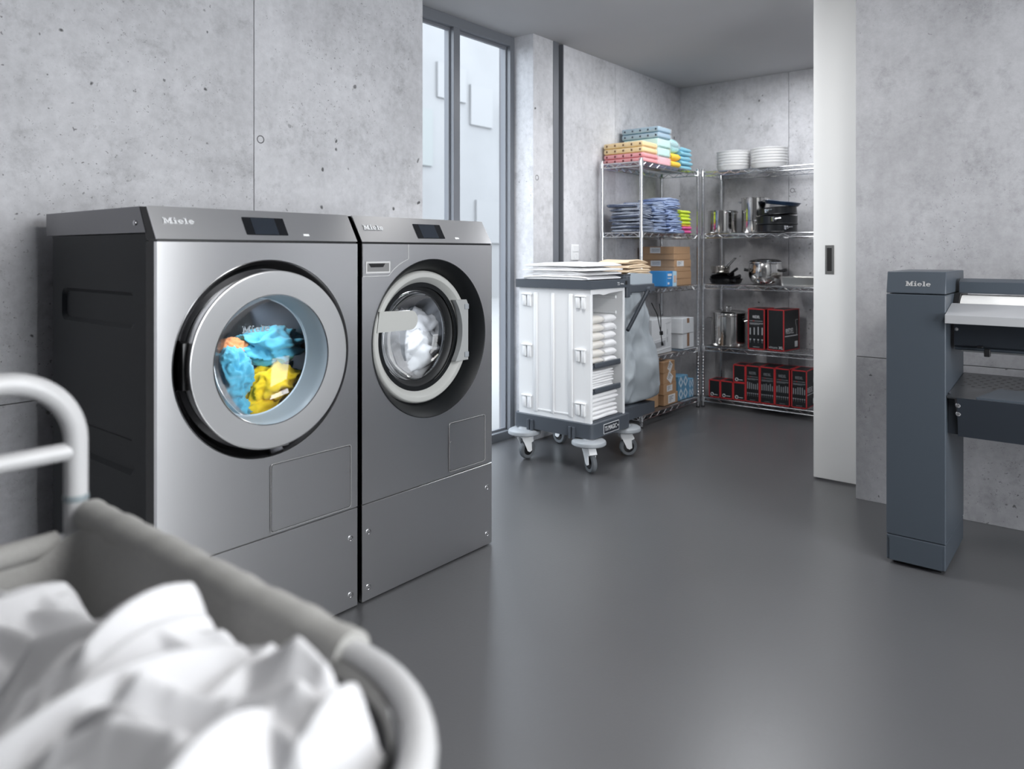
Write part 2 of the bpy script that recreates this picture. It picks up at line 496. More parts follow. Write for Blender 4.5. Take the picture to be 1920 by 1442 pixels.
def slab_word(bm, o, u, v, n, h, d):
    """the five slab-serif letters M i e l e, cap height h, starting at o; returns the word's width"""
    o, u, v, n = Vector(o), Vector(u), Vector(v), Vector(n)
    def P(pts, x): prism(bm, [((p[0] + x) * h, p[1] * h) for p in pts], o, u, v, n, d)
    def R(a, b, c, e, x): P([(a, c), (b, c), (b, e), (a, e)], x)
    x = 0.0   # M
    R(0, .52, 0, .14, x); R(.14, .36, .1, .9, x); R(0, .36, .86, 1, x)
    P([(.14, 1), (.42, 1), (.78, .3), (.66, .02)], x); P([(.66, .02), (.70, .40), (1.02, 1), (1.10, 1), (1.02, .6), (.74, .02)], x)
    R(.98, 1.26, .1, .9, x); R(.86, 1.42, 0, .14, x); R(1.0, 1.42, .86, 1, x)
    x += 1.50  # i
    R(0, .56, 0, .13, x); R(.14, .42, .1, .66, x); R(0, .42, .55, .68, x); R(.15, .41, .80, 1.0, x)
    def e(x):
        k = 18; a0, a1 = math.radians(8), math.radians(322)
        out = [(.42 + .42 * math.cos(a0 + (a1 - a0) * i / k), .34 + .35 * math.sin(a0 + (a1 - a0) * i / k)) for i in range(k + 1)]
        inn = [(.42 + .19 * math.cos(a0 + (a1 - a0) * i / k), .34 + .22 * math.sin(a0 + (a1 - a0) * i / k)) for i in range(k + 1)]
        for i in range(k): P([out[i], out[i + 1], inn[i + 1], inn[i]], x)
        R(.18, .84, .30, .42, x)
    x += .64; e(x); x += .94
    R(0, .56, 0, .13, x); R(.14, .42, .1, 1.0, x); R(0, .42, .88, 1.0, x)
    x += .64; e(x); x += .86
    return x * h

def fbm(p, sc, oct_=3):
    s = 0; a = 1
    for i in range(oct_): s += a * noise.noise(Vector(p) * sc * (2 ** i)); a *= 0.5
    return s
# ================================================================== THE SETTING
HC, YW, XB = 2.735, 3.027, 6.11
XD = 4.275      # sliding door, room side
XR = 4.065      # right wall, room side

bm = new(); box(bm, -2.4, 6.3, -2.7, 3.25, -0.12, 0.0)
struct(bm, 'floor', floor_mat())
bm = new(); box(bm, -2.4, 6.3, -2.7, 3.25, HC, HC + 0.15)
struct(bm, 'ceiling', CEIL)

JOINT = mat('wall_joint_shadow_gap', (0.16, 0.16, 0.17, 1), 0.8)
def wall_of_panels(name, axis, face, depth, cuts_h, cuts_v, mi, holes=(), mats=None):
    """wall whose room face lies at `face` on `axis`; cuts_h/cuts_v are the panel borders along the wall and in height"""
    root = struct_root(name)
    bm = new(); s = 1 if depth > 0 else -1
    a0, a1 = cuts_h[0], cuts_h[-1]; z0, z1 = cuts_v[0], cuts_v[-1]
    lo, hi = sorted((face + s * 0.012, face + depth))
    if axis == 'y': box(bm, a0, a1, lo, hi, z0, z1)
    else: box(bm, lo, hi, a0, a1, z0, z1)
    struct(bm, 'backing', JOINT, root)
    g = 0.0016
    for i in range(len(cuts_h) - 1):
        for j in range(len(cuts_v) - 1):
            bm = new()
            p0, p1 = cuts_h[i] + (g if i else 0), cuts_h[i + 1] - (g if i < len(cuts_h) - 2 else 0)
            q0, q1 = cuts_v[j] + (g if j else 0), cuts_v[j + 1] - (g if j < len(cuts_v) - 2 else 0)
            lo, hi = sorted((face, face + s * 0.0125))
            if axis == 'y': box(bm, p0, p1, lo, hi, q0, q1, 0.0012)
            else: box(bm, lo, hi, p0, p1, q0, q1, 0.0012)
            struct(bm, 'concrete_panel', (mats or CONC)[(mi + i + j) % 4], root)
    for (a, z) in holes:
        bm = new()
        prof = [(0.019, 0.001), (0.019, -0.0012), (0.0165, -0.0016), (0.014, 0.0), (0.012, 0.0004), (0, 0.0004)]
        prof = [(r, h * s) for r, h in prof]
        lathe(bm, prof, (a, face, z) if axis == 'y' else (face, a, z), axis, 20)
        struct(bm, 'tie_hole', mat('tie_hole_mortar', (0.20, 0.20, 0.21, 1), 0.8), root)
    return root

wall_of_panels('wall_left', 'y', YW, 0.30, [-2.4, -0.27, 1.865, 2.92], [0, 0.727, HC], 0, [(1.898, 1.78), (-0.2, 1.78)])
wall_of_panels('wall_pier', 'y', YW, 0.30, [3.945, 4.17], [0, HC], 1, [(3.985, 1.769)])
bm = new(); box(bm, 3.9445, 3.96, YW + 0.001, 3.20, 0, HC); struct(bm, 'wall_reveal', CONC[2])
wall_of_panels('wall_storage_left', 'y', YW, 0.30, [4.295, 4.996, XB + 0.2], [0, HC], 2)
wall_of_panels('wall_storage_back', 'x', XB, 0.20, [-0.4, 2.063, YW], [0, HC], 3, [(2.033, 1.768)])
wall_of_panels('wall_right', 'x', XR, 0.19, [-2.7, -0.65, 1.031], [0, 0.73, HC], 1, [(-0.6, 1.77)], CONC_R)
bm = new(); box(bm, 4.33, XB, -0.5, -0.4, 0, HC); struct(bm, 'wall_storage_right', CONC[0])
bm = new(); box(bm, -2.5, -2.4, -2.7, YW, 0, HC); struct(bm, 'wall_end', CONC_D)
# unseen rear wall; its opening is added for the fill light
root = struct_root('wall_rear')
bm = new(); plate_hole(bm, -2.4, 4.25, 0, HC, [(0.8, 0.6), (2.7, 0.6), (2.7, 2.6), (0.8, 2.6)], -2.7, -2.5, 1.75, 1.6)
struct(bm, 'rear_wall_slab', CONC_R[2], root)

# channel that takes the sliding door
root = struct_root('trim_1')
bm = new()
box(bm, 4.17, 4.232, YW - 0.004, YW + 0.10, 0, HC - 0.002, 0.001)
box(bm, 4.286, 4.295, YW - 0.002, YW + 0.10, 0, HC - 0.002)
struct(bm, 'channel_frame', FRAMEG, root)
bm = new(); box(bm, 4.232, 4.286, YW + 0.035, YW + 0.12, 0, HC - 0.002); struct(bm, 'channel_slot', BLACK, root)

# sliding door, half pushed behind the right wall
root = struct_root('door_1', 'white sliding door pushed half behind the concrete wall', 'door')
bm = new(); box(bm, XD, XD + 0.04, 0.30, 1.306, 0.010, HC - 0.006, 0.001); struct(bm, 'door_panel', DOORW, root)
h0, h1 = 1.198, 1.243
bm = new()
hole = rrect(h0 + 0.010, h1 - 0.010, 1.160, 1.288, 0.002, 2)
plate_hole(bm, h0, h1, 1.144, 1.303, hole, XD - 0.003, XD - 0.0002, (h0 + h1) / 2, 1.2235)
for v in bm.verts: v.co = Vector((v.co.y, v.co.x, v.co.z))
hd = struct(bm, 'door_handle', NICKEL, root)
bm = new(); box(bm, XD - 0.0006, XD - 0.0002, h0 + 0.010, h1 - 0.010, 1.160, 1.288); struct(bm, 'handle_recess', mat('recess_grey', (0.07, 0.07, 0.07, 1), 0.4, 0.8), hd)

# window beside the pier
root = struct_root('window_1', 'tall grey framed window beside the concrete pier', 'window')
WY, WP = 3.19, 3.245
def frame_bar(x0, x1, z0, z1, nm):
    b = new(); box(b, x0, x1, WY, WP + 0.03, z0, z1, 0.0015); struct(b, nm, FRAMEG, root)
frame_bar(2.90, 2.99, 0, HC, 'frame_jamb'); frame_bar(3.90, 3.97, 0, HC, 'frame_jamb')
frame_bar(3.345, 3.402, 0.055, HC - 0.066, 'mullion')
frame_bar(2.99, 3.90, HC - 0.066, HC, 'frame_head'); frame_bar(2.99, 3.90, 0, 0.055, 'frame_sill')
for (x0, x1) in ((2.99, 3.345), (3.402, 3.90)):
    b = new()
    plate_hole(b, x0, x1, 0.055, HC - 0.066, [(x0 + 0.012, 0.070), (x1 - 0.012, 0.070), (x1 - 0.012, HC - 0.084), (x0 + 0.012, HC - 0.084)], WP - 0.022, WP - 0.002, (x0 + x1) / 2, 1.35)
    struct(b, 'glazing_bead', FRAMEG, root)
    b = new(); box(b, x0, x1, WP, WP + 0.008, 0.06, HC - 0.07); struct(b, 'pane', PANE, root)

# what the window looks onto
bm = new(); box(bm, -30, 70, 3.35, 80, -0.4, -0.15); struct(bm, 'ground', mat('pale_paving', (0.20, 0.20, 0.20, 1), 0.9, noise_scale=0.3, noise_amt=0.1))
FAC = mat('pale_render_facade', (0.19, 0.191, 0.193, 1), 0.9, noise_scale=0.5, noise_amt=0.18)
t = Thing('apartment_block', 'pale out-of-focus building seen through the tall window', 'building', (19, 15, -0.15))
bm = new(); box(bm, 6, 34, 15, 22, -0.15, 11); t.part(bm, 'facade', FAC)
for (x, z, w, h, c) in ((14.4, 4.5, 0.8, 1.6, 0), (15.6, 6.2, 1.2, 1.0, 1), (17.3, 2.2, 1.3, 1.3, 1), (18.3, 4.9, 0.9, 2.0, 0), (15.1, 1.6, 0.9, 1.0, 1), (16.9, 5.7, 1.0, 1.2, 1)):
    bm = new(); box(bm, x - w / 2, x + w / 2, 14.93, 15.02, z - h / 2, z + h / 2)
    t.part(bm, 'facade_window', mat('pale_far_window_%d' % c, ((0.172, 0.182, 0.180, 1), (0.186, 0.187, 0.189, 1))[c], 0.7))
# light switch on the storage wall
t = Thing('light_switch', 'white light switch with socket on the concrete storage wall', 'switch', (4.432, YW, 1.207))
bm = new(); box(bm, 4.385, 4.480, YW - 0.009, YW, 1.207, 1.322, 0.003); t.part(bm, 'cover_plate', WHITEP)
bm = new(); box(bm, 4.397, 4.468, YW - 0.013, YW - 0.008, 1.268, 1.314, 0.002); t.part(bm, 'rocker', WHITEP)
bm = new(); lathe(bm, [(0.019, -0.0085), (0.019, -0.0105), (0.016, -0.0105), (0.016, -0.0088), (0, -0.0088)], (4.432, YW, 1.237), 'y', 20); t.part(bm, 'socket', WHITEP)

# ================================================================== THE TWO MACHINES
YF = 2.095
def machine(name, label, cat, xc, W, door_r):
    t = Thing(name, label, cat, (xc, YF, 0)); h = W / 2
    P = lambda bm, n, m, parent=None, **k: t.part(bm, n, m, parent, local=True, **k)
    # front sheet
    bm = new(); plate_hole(bm, -h, h, 0.357, 1.294, circle_pts(0, 0.925, door_r), 0, 0.018, 0, 0.925); P(bm, 'front_panel', STEEL)
    bm = new(); box(bm, -h, h, 0, 0.018, 0.006, 0.353, 0.0008); P(bm, 'plinth_panel', STEEL)
    # black front trim behind the sheet, casing sides, back, foot
    for s in (-1, 1):
        bm = new(); box(bm, s * h, s * (h - 0.004), 0.0185, 0.068, 0.006, 1.296, 0.001); P(bm, 'front_trim', BLACKG)
        xo, xi = s * (h - 0.003), s * (h - 0.016)
        bm = new()
        bands = [(0.0, 0.42, 0.24), (0.42, 0.84, 0.655), (0.84, 1.318, 1.090)]
        for z0, z1, zc in bands:
            hole = stadium(0.42, zc, 0.545, 0.105, 7)
            hole = rrect(0.148, 0.692, zc - 0.055, zc + 0.055, 0.028, 5)
            k = len(bm.verts)
            plate_hole(bm, 0.069, 0.772, z0, z1, hole, 0.0, 0.0008, 0.42, zc, close_hole=False)
            # dent floor and sloping wall
            outer = [bm.verts.new((p[0], 0.0, p[1])) for p in hole]
            inner = [bm.verts.new((0.42 + (p[0] - 0.42) * 0.955, 0.012, zc + (p[1] - zc) * 0.78)) for p in hole]
            n = len(hole)
            for i in range(n): bm.faces.new((outer[i], outer[(i + 1) % n], inner[(i + 1) % n], inner[i]))
            bm.faces.new(inner)
        for v in bm.verts: v.co = Vector((xo - s * v.co.y, v.co.x, v.co.z))
        P(bm, 'side_panel', IRON_GREY)
    bm = new(); box(bm, -h + 0.02, h - 0.02, 0.755, 0.768, 0.0, 1.31); P(bm, 'back_panel', IRON_GREY)
    bm = new(); box(bm, -h + 0.018, h - 0.018, 0.03, 0.755, 0.0, 0.02); box(bm, -h + 0.018, h - 0.018, 0.03, 0.04, 0.02, 0.35); P(bm, 'base_tray', BLACK)
    # lid
    bm = new(); prism(bm, [(0.070, 1.321), (0.825, 1.321), (0.825, 1.398), (0.110, 1.398)], (-h, 0, 0), (0, 1, 0), (0, 0, 1), (1, 0, 0), W); P(bm, 'lid', STEEL_D)
    for s in (-1, 1):
        bm = new(); lathe(bm, [(0.008, 0), (0.0075, s * 0.003), (0.004, s * 0.0055), (0, s * 0.006)], (s * h, 0.135, 1.350), 'x', 16); P(bm, 'lid_screw', SCREW)
    # slanted control panel
    Y0, Z0, Y1, Z1 = 0.0, 1.302, 0.058, 1.398
    bm = new(); prism(bm, [(Y0, Z0), (Y0 + 0.006, Z0 - 0.001), (Y1 + 0.007, Z1 - 0.001), (Y1, Z1)], (-h, 0, 0), (0, 1, 0), (0, 0, 1), (1, 0, 0), W); cp = P(bm, 'control_panel', STEEL)
    bm = new(); prism(bm, [(Y0 + 0.007, Z0 - 0.0005), (0.069, Z0 + 0.0005), (0.108, Z1 - 0.002), (Y1 + 0.008, Z1 - 0.002)], (-h + 0.001, 0, 0), (0, 1, 0), (0, 0, 1), (1, 0, 0), W - 0.002); P(bm, 'control_housing', BLACKG)
    bm = new(); box(bm, -h + 0.003, h - 0.003, 0.004, 0.06, 1.292, 1.303); P(bm, 'shadow_joint', BLACK)
    sv = Vector((0, Y1 - Y0, Z1 - Z0)); sl = sv.length; sv.normalize(); sn = Vector((0, -sv.z, sv.y))
    O = Vector((0, Y0, Z0))
    def on(x, s, d=0.0): return O + Vector((x, 0, 0)) + sv * s + sn * d
    def slab(x0, x1, s0, s1, d0, d1, r=0.002):
        b = new(); prism(b, rrect(x0, x1, s0, s1, r, 2), on(0, 0, d0), (1, 0, 0), sv, sn, d1 - d0); return b
    x0 = -0.045 if cat == 'tumble dryer' else -0.066
    scr = P(slab(-0.071, 0.079, 0.019, 0.085, 0.0001, 0.0012), 'screen', SCREEN, cp)
    P(slab(-0.041, 0.045, 0.021, 0.083, 0.0012, 0.0016, 0.001), 'display', DISPLAY, cp)
    P(slab(0.137, 0.160, 0.018, 0.026, 0.0001, 0.0014, 0.001), 'status_light', PAPER, cp)
    bm = new(); slab_word(bm, on(-0.326, 0.052, 0.0001), (1, 0, 0), sv, sn, 0.0205, 0.0022); P(bm, 'logo', LOGO, cp)
    # plinth screws
    for s in (-1, 1):
        for z in (0.052, 0.252):
            bm = new(); lathe(bm, [(0.0105, -0.0002), (0.0100, -0.0022), (0.0075, -0.0026), (0.0065, -0.0012), (0.004, -0.0012), (0.003, -0.0026), (0, -0.003)], (s * (h - 0.030), 0, z), 'y', 18)
            P(bm, 'plinth_screw', SCREW)
    return t, P

def flap(P, x0, x1, z0, z1, knob):
    bm = new(); prism(bm, rrect(x0 - 0.004, x1 + 0.004, z0 - 0.004, z1 + 0.004, 0.010, 4), (0, -0.0004, 0), (1, 0, 0), (0, 0, 1), (0, -1, 0), 0.0006)
    g = P(bm, 'flap_joint', BLACK)
    bm = new(); prism(bm, rrect(x0, x1, z0, z1, 0.008, 4), (0, -0.0002, 0), (1, 0, 0), (0, 0, 1), (0, -1, 0), 0.0026)
    f = P(bm, 'service_flap', STEEL)
    bm = new(); lathe(bm, [(0.003, -0.0028), (0.0025, -0.004), (0, -0.004)], (knob, 0, (z0 + z1) / 2 + 0.02), 'y', 10); P(bm, 'flap_catch', SCREW, f)
    bm = new()
    loop = [(p[0], -0.0022, p[1]) for p in rrect(x0 - 0.0035, x1 + 0.0035, z0 - 0.0035, z1 + 0.0035, 0.010, 4)]
    tube(bm, loop, 0.0013, 6, closed=True); P(bm, 'flap_edge', mat('flap_edge_grey', (0.34, 0.34, 0.345, 1), 0.3), f)

# ---- tumble dryer (nearer)
XM1, XM2 = 1.3435, 2.0775
dry, P = machine('tumble_dryer', 'stainless steel tumble dryer with round steel door and colourful towels inside', 'tumble dryer', XM1, 0.713, 0.3145)
flap(P, 0.0085, 0.3225, 0.368, 0.581, 0.312)
C = (0, 0, 0.925)
bm = new(); lathe(bm, [(0.3150, -0.0012), (0.3125, -0.0020), (0.306, 0.004), (0.298, 0.020), (0.286, 0.030), (0.240, 0.031)], C, 'y', 96); P(bm, 'door_surround', mat('dark_reflection_surround', (0.14, 0.14, 0.145, 1), 0.17, 1.0))  # steel recess; the dark reflection in it is put into the base colour
bm = new(); lathe(bm, [(0.268, 0.028), (0.277, -0.012), (0.281, -0.032), (0.2790, -0.0352), (0.2765, -0.0360), (0.25, -0.0345), (0.2060, -0.0320), (0.2035, -0.031)], C, 'y', 96); d = P(bm, 'door_ring', mat('satin_door_steel', (0.80, 0.80, 0.80, 1), 0.30, 1.0), angle=12)
bm = new(); lathe(bm, [(0.2036, -0.0315), (0.2015, -0.026), (0.198, 0.0), (0.193, 0.045), (0.190, 0.066), (0.186, 0.068)], C, 'y', 96); P(bm, 'door_funnel', mat('pale_blue_door_funnel', srgb(190, 205, 216), 0.28), d)
bm = new(); lathe(bm, [(0.2066, -0.0335), (0.2048, -0.0355), (0.2030, -0.0330)], C, 'y', 96); P(bm, 'rim_bead', SCREW, d)
bm = new(); lathe(bm, [(0.189, 0.062), (0.165, 0.080), (0.12, 0.098), (0.06, 0.108), (0, 0.110)], C, 'y', 64); g = P(bm, 'door_glass', PORT, d)
bm = new(); slab_word(bm, (-0.040, 0.090, 1.002), (1, 0, 0), (0, 0, 1), (0, -1, 0), 0.022, 0.001); P(bm, 'glass_logo', mat('etched_grey', (0.35, 0.40, 0.44, 1), 0.4), g)
bm = new(); box(bm, -0.285, -0.255, -0.004, 0.028, 0.86, 1.00, 0.004, 2); P(bm, 'door_hinge', BLACK, d)
bm = new(); box(bm, 0.02, 0.062, -0.020, 0.026, 0.640, 0.652, 0.002); P(bm, 'door_latch', SCREW, d)
DRUM = mat('drum_steel', (0.42, 0.44, 0.47, 1), 0.30, 1.0)
bm = new(); lathe(bm, [(0.200, 0.070), (0.27, 0.085), (0.285, 0.11), (0.290, 0.14), (0.290, 0.56), (0.25, 0.585), (0, 0.59)], C, 'y', 64); dr = P(bm, 'drum', DRUM)
for a in (20, 140, 262):
    bm = new(); box(bm, -0.022, 0.022, 0.13, 0.56, 0.225, 0.288, 0.010, 2, M=Matrix.Translation(Vector(C)) @ Matrix.Rotation(math.radians(a), 4, 'Y')); P(bm, 'drum_rib', DRUM, dr)
l = bpy.data.lights.new('dryer_drum_lamp', 'POINT'); l.energy = 1.6; l.shadow_soft_size = 0.02; l.color = (0.92, 0.97, 1.0)
lo = bpy.data.objects.new('dryer_drum_lamp', l); COL.objects.link(lo); lo.location = (XM1 + 0.02, YF + 0.16, 1.10)

# ---- washing machine (farther)
wash, P = machine('washing_machine', 'stainless steel washing machine with recessed black porthole and white laundry inside', 'washing machine', XM2, 0.713, 0.3125)
flap(P, 0.0935, 0.3065, 0.376, 0.566, 0.100)
bm = new(); lathe(bm, [(0.3130, -0.0010), (0.3105, -0.0022), (0.306, 0.001), (0.290, 0.022), (0.276, 0.040), (0.270, 0.062), (0.262, 0.074), (0.20, 0.075)], C, 'y', 96); P(bm, 'porthole_surround', mat('satin_black_surround', (0.005, 0.006, 0.007, 1), 0.45, spec=0.3))
bm = new(); lathe(bm, [(0.268, 0.085), (0.264, 0.058), (0.2575, 0.050), (0.2555, 0.049), (0.2395, 0.050), (0.2360, 0.053), (0.2075, 0.088), (0.205, 0.094)], C, 'y', 96); d = P(bm, 'door_ring', DOORGREY)
bm = new(); lathe(bm, [(0.2078, 0.0875), (0.2030, 0.0865), (0.1960, 0.089), (0.1850, 0.104), (0.1795, 0.118)], C, 'y', 96); P(bm, 'door_seal', RUBBER, d)
bm = new(); lathe(bm, [(0.1812, 0.1085), (0.1795, 0.1065), (0.1775, 0.1085), (0.1765, 0.112)], C, 'y', 96); P(bm, 'glass_rim', STEEL_D, d)
bm = new(); lathe(bm, [(0.178, 0.108), (0.165, 0.122), (0.13, 0.138), (0.08, 0.147), (0.04, 0.150), (0, 0.151)], C, 'y', 64); P(bm, 'door_glass', PORT, d)
# door handle tongue
bm = new()
pts = [(-0.250, 0.972), (-0.251, 1.048)]
hp = [(-0.2475, 0.962), (-0.080, 0.960)] + [(-0.078 + 0.038 * math.sin(PI * k / 12), 0.998 - 0.038 * math.cos(PI * k / 12)) for k in range(1, 12)] + [(-0.080, 1.036), (-0.236, 1.040)]
prism(bm, hp, (0, 0.058, 0), (1, 0, 0), (0, 0, 1), (0, -1, 0), 0.013); P(bm, 'door_handle', DOORGREY, d, angle=30)
# hinge block
arc = [(0.214 * math.cos(math.radians(a)), 0.925 + 0.011 + 0.214 * math.sin(math.radians(a))) for a in range(-36, 37, 6)]
hb = [(0.2495, 0.936 - 0.128), (0.2495, 0.936 + 0.128)] + [(arc[-1][0], 0.936 + 0.128)] + list(reversed(arc)) + [(arc[0][0], 0.936 - 0.128)]
bm = new(); prism(bm, hb, (0, 0.066, 0), (1, 0, 0), (0, 0, 1), (0, -1, 0), 0.026); hg = P(bm, 'door_hinge', mat('hinge_grey_plastic', srgb(158, 160, 160), 0.4), d)
for z in (0.936 - 0.105, 0.936 + 0.098):
    bm = new(); box(bm, 0.226, 0.2505, 0.036, 0.045, z - 0.011, z + 0.011, 0.001); P(bm, 'hinge_tab', GREYM, hg)
bm = new(); lathe(bm, [(0.183, 0.118), (0.20, 0.145), (0.262, 0.17), (0.278, 0.20), (0.278, 0.60), (0.24, 0.625), (0, 0.63)], C, 'y', 64); dr = P(bm, 'drum', DRUM)
for a in (40, 165, 285):
    bm = new(); box(bm, -0.025, 0.025, 0.20, 0.60, 0.215, 0.276, 0.010, 2, M=Matrix.Translation(Vector(C)) @ Matrix.Rotation(math.radians(a), 4, 'Y')); P(bm, 'drum_rib', DRUM, dr)
l = bpy.data.lights.new('washer_drum_lamp', 'POINT'); l.energy = 1.3; l.shadow_soft_size = 0.02; l.color = (0.90, 0.94, 1.0)
lo = bpy.data.objects.new('washer_drum_lamp', l); COL.objects.link(lo); lo.location = (XM2 + 0.01, YF + 0.168, 1.072)
# detergent drawer with handle recess
dx = lambda X: X - XM2
a2 = [(dx(1.844), 1.176), (dx(1.868), 1.198), (dx(1.895), 1.217), (dx(1.922), 1.230), (dx(1.944), 1.238)]
poly = [(-0.3555, 1.176)] + a2 + [(dx(1.944), 1.2935), (-0.3555, 1.2935)]
bm = new(); prism(bm, poly, (0, -0.0002, 0), (1, 0, 0), (0, 0, 1), (0, -1, 0), 0.0022); dw = P(bm, 'detergent_drawer', STEEL)
bm = new(); tube(bm, [(p[0], -0.002, p[1]) for p in [poly[0]] + a2 + [(dx(1.944), 1.2935)]], 0.0016, 6); P(bm, 'drawer_edge', EDGE, dw)
x0, x1, z0, z1 = dx(1.735), dx(1.851), 1.187, 1.230
bm = new(); plate_hole(bm, x0, x1, z0, z1, rrect(x0 + 0.006, x1 - 0.006, z0 + 0.006, z1 - 0.006, 0.002, 2), -0.0040, -0.0022, (x0 + x1) / 2, (z0 + z1) / 2); P(bm, 'drawer_handle_frame', EDGE, dw)
bm = new(); box(bm, x0 + 0.005, x1 - 0.005, -0.0026, -0.0022, z0 + 0.005, z1 - 0.005); hr = P(bm, 'handle_recess', mat('drawer_recess_grey', (0.20, 0.20, 0.20, 1), 0.4), dw)
bm = new(); prism(bm, [(x0 + 0.014, z1 - 0.0075), (x1 - 0.024, z1 - 0.0075), (x1 - 0.034, z0 + 0.022), (x0 + 0.024, z0 + 0.022)], (0, -0.0027, 0), (1, 0, 0), (0, 0, 1), (0, -1, 0), 0.0006); P(bm, 'recess_grip', BLACK, dw)

# ---- laundry in the drums
def crumple(c, rad, seed, amp=0.35, sub=5, stretch=(1, 1, 1)):
    bm = new(); bmesh.ops.create_icosphere(bm, subdivisions=sub, radius=1.0)
    o = Vector((seed * 7.3, seed * 2.1, seed * 5.7))
    for v in bm.verts:
        p = v.co.copy(); q = p * 1.25 + o
        q += Vector((noise.noise(q * 1.3), noise.noise(q * 1.3 + Vector((9, 0, 0))), noise.noise(q * 1.3 + Vector((0, 9, 0))))) * 0.7
        r1 = 1 - abs(noise.noise(q * 1.1)) * 2.2; r2 = 1 - abs(noise.noise(q * 2.3 + Vector((4, 4, 4)))) * 2
        k = 1 + amp * (0.75 * r1 + 0.35 * r2 - 0.4)
        v.co = Vector(c) + Vector((p.x * rad[0], p.y * rad[1], p.z * rad[2])) * k
    return bm
TB = mat('turquoise_towel', srgb(95, 185, 215), 0.9, sheen=0.3, noise_scale=20, noise_amt=0.08, bump=0.35, bump_scale=240)
TY = mat('yellow_towel', srgb(250, 212, 40), 0.9, sheen=0.2, noise_scale=20, noise_amt=0.06, bump=0.35, bump_scale=240)
TO = mat('orange_towel', srgb(225, 150, 100), 0.9, sheen=0.2)
def drum_towel(px, py, Y, rad, seed, m, name, label, amp=0.42):
    c = on_y(px, py, Y)
    bm = crumple(c, rad, seed, amp); single(bm, name, m, label, 'towel', (c.x, c.y, c.z - rad[2]), 'towels in the dryer drum', angle=180)
drum_towel(505, 648, 2.34, (0.115, 0.085, 0.062), 1, TB, 'bath_towel', 'turquoise towel on top of the load in the dryer')
drum_towel(432, 705, 2.285, (0.060, 0.070, 0.082), 2, TB, 'bath_towel', 'turquoise towel against the hinge side of the dryer glass')
drum_towel(560, 712, 2.36, (0.085, 0.08, 0.060), 3, TB, 'bath_towel', 'turquoise towel lying beside the drum rib under the steel door')
drum_towel(515, 722, 2.290, (0.095, 0.065, 0.070), 5, TY, 'bath_towel', 'yellow towel in the middle of the dryer load')
drum_towel(495, 778, 2.30, (0.135, 0.07, 0.068), 6, TY, 'bath_towel', 'yellow towel at the bottom of the dryer drum')
drum_towel(436, 772, 2.268, (0.055, 0.045, 0.050), 8, TB, 'bath_towel', 'turquoise towel corner at the bottom of the dryer glass')
drum_towel(436, 662, 2.36, (0.070, 0.05, 0.045), 9, TO, 'bath_towel', 'small piece of orange towel between the turquoise ones')
def wash_sheet(px, py, Y, rad, seed, label):
    c = on_y(px, py, Y); bm = crumple(c, rad, seed, 0.28)
    single(bm, 'bed_sheet', LINEN, label, 'sheet', (c.x, c.y, c.z - rad[2]), 'sheets in the washer drum', angle=180)
wash_sheet(752, 668, 2.372, (0.190, 0.092, 0.112), 11, 'white sheet filling the bottom of the washer porthole')
wash_sheet(790, 618, 2.45, (0.145, 0.10, 0.095), 12, 'white sheet heaped behind the washer door handle')
wash_sheet(726, 662, 2.345, (0.105, 0.070, 0.100), 14, 'white sheet against the handle side of the washer glass')
# ================================================================== ROTARY IRONER
t = Thing('rotary_ironer', 'anthracite rotary ironer with white roller standing before the right concrete wall', 'ironer', (3.52, 0.51, 0))
ir = t
def column(y0, y1):
    bm = new(); box(bm, 3.30, 3.74, y0, y1, 0.121, 1.0955, 0.003); c = t.part(bm, 'column', ANTH)
    bm = new(); box(bm, 3.301, 3.739, y0 + 0.001, y1 - 0.001, 0.018, 0.1195, 0.003); k = t.part(bm, 'column_kick_plate', ANTH, c)
    bm = new()
    prism(bm, [(y0 + 0.012, 0.020), (y1 - 0.012, 0.020), (y1 - 0.012, 0.100), (y1 - 0.003, 0.117), (y0 + 0.003, 0.117), (y0 + 0.012, 0.100)], (3.3008, 0, 0), (0, 1, 0), (0, 0, 1), (-1, 0, 0), 0.004)
    t.part(bm, 'kick_plate_cover', ANTH, c)
    bm = new(); box(bm, 3.33, 3.71, y0 + 0.02, y1 - 0.02, 0.0, 0.018); t.part(bm, 'column_foot', BLACK, c)
    bm = new(); prism(bm, [(3.30, 1.099), (3.742, 1.099), (3.742, 1.1865), (3.322, 1.1865)], (0, y0, 0), (1, 0, 0), (0, 0, 1), (0, 1, 0), y1 - y0)
    bmesh.ops.bevel(bm, geom=bm.edges[:], offset=0.003, segments=1, affect='EDGES')
    h = t.part(bm, 'column_head', ANTH, c)
    return c, h
YR = -1.30
c, hd = column(0.510, 0.7215)
column(YR - 0.2115, YR)
sv = Vector((0.022, 0, 0.0875)).normalized()
bm = new(); slab_word(bm, Vector((3.3085, 0.652, 1.1285)), (0, -1, 0), sv, (-sv.z, 0, sv.x), 0.0195, 0.0022); t.part(bm, 'logo', mat('silver_lettering', (0.62, 0.62, 0.62, 1), 0.35, 0.6), hd)
yA, yB = 0.5085, YR + 0.0015
def bar(nm, poly, m, y0=yA, y1=yB, parent=None, bev=0.0):
    b = new(); prism(b, poly, (0, y1, 0), (1, 0, 0), (0, 0, 1), (0, 1, 0), y0 - y1)
    if bev: bmesh.ops.bevel(b, geom=b.edges[:], offset=bev, segments=2, affect='EDGES')
    return t.part(b, nm, m, parent)
bar('hood', [(3.520, 1.097), (3.70, 1.097), (3.70, 1.152), (3.560, 1.156), (3.520, 1.142)], ANTH, yA - 0.012, bev=0.002)
bar('inner_cheek', [(3.40, 1.00), (3.70, 1.00), (3.70, 1.096), (3.50, 1.096)], BLACK, yA, yA - 0.020)
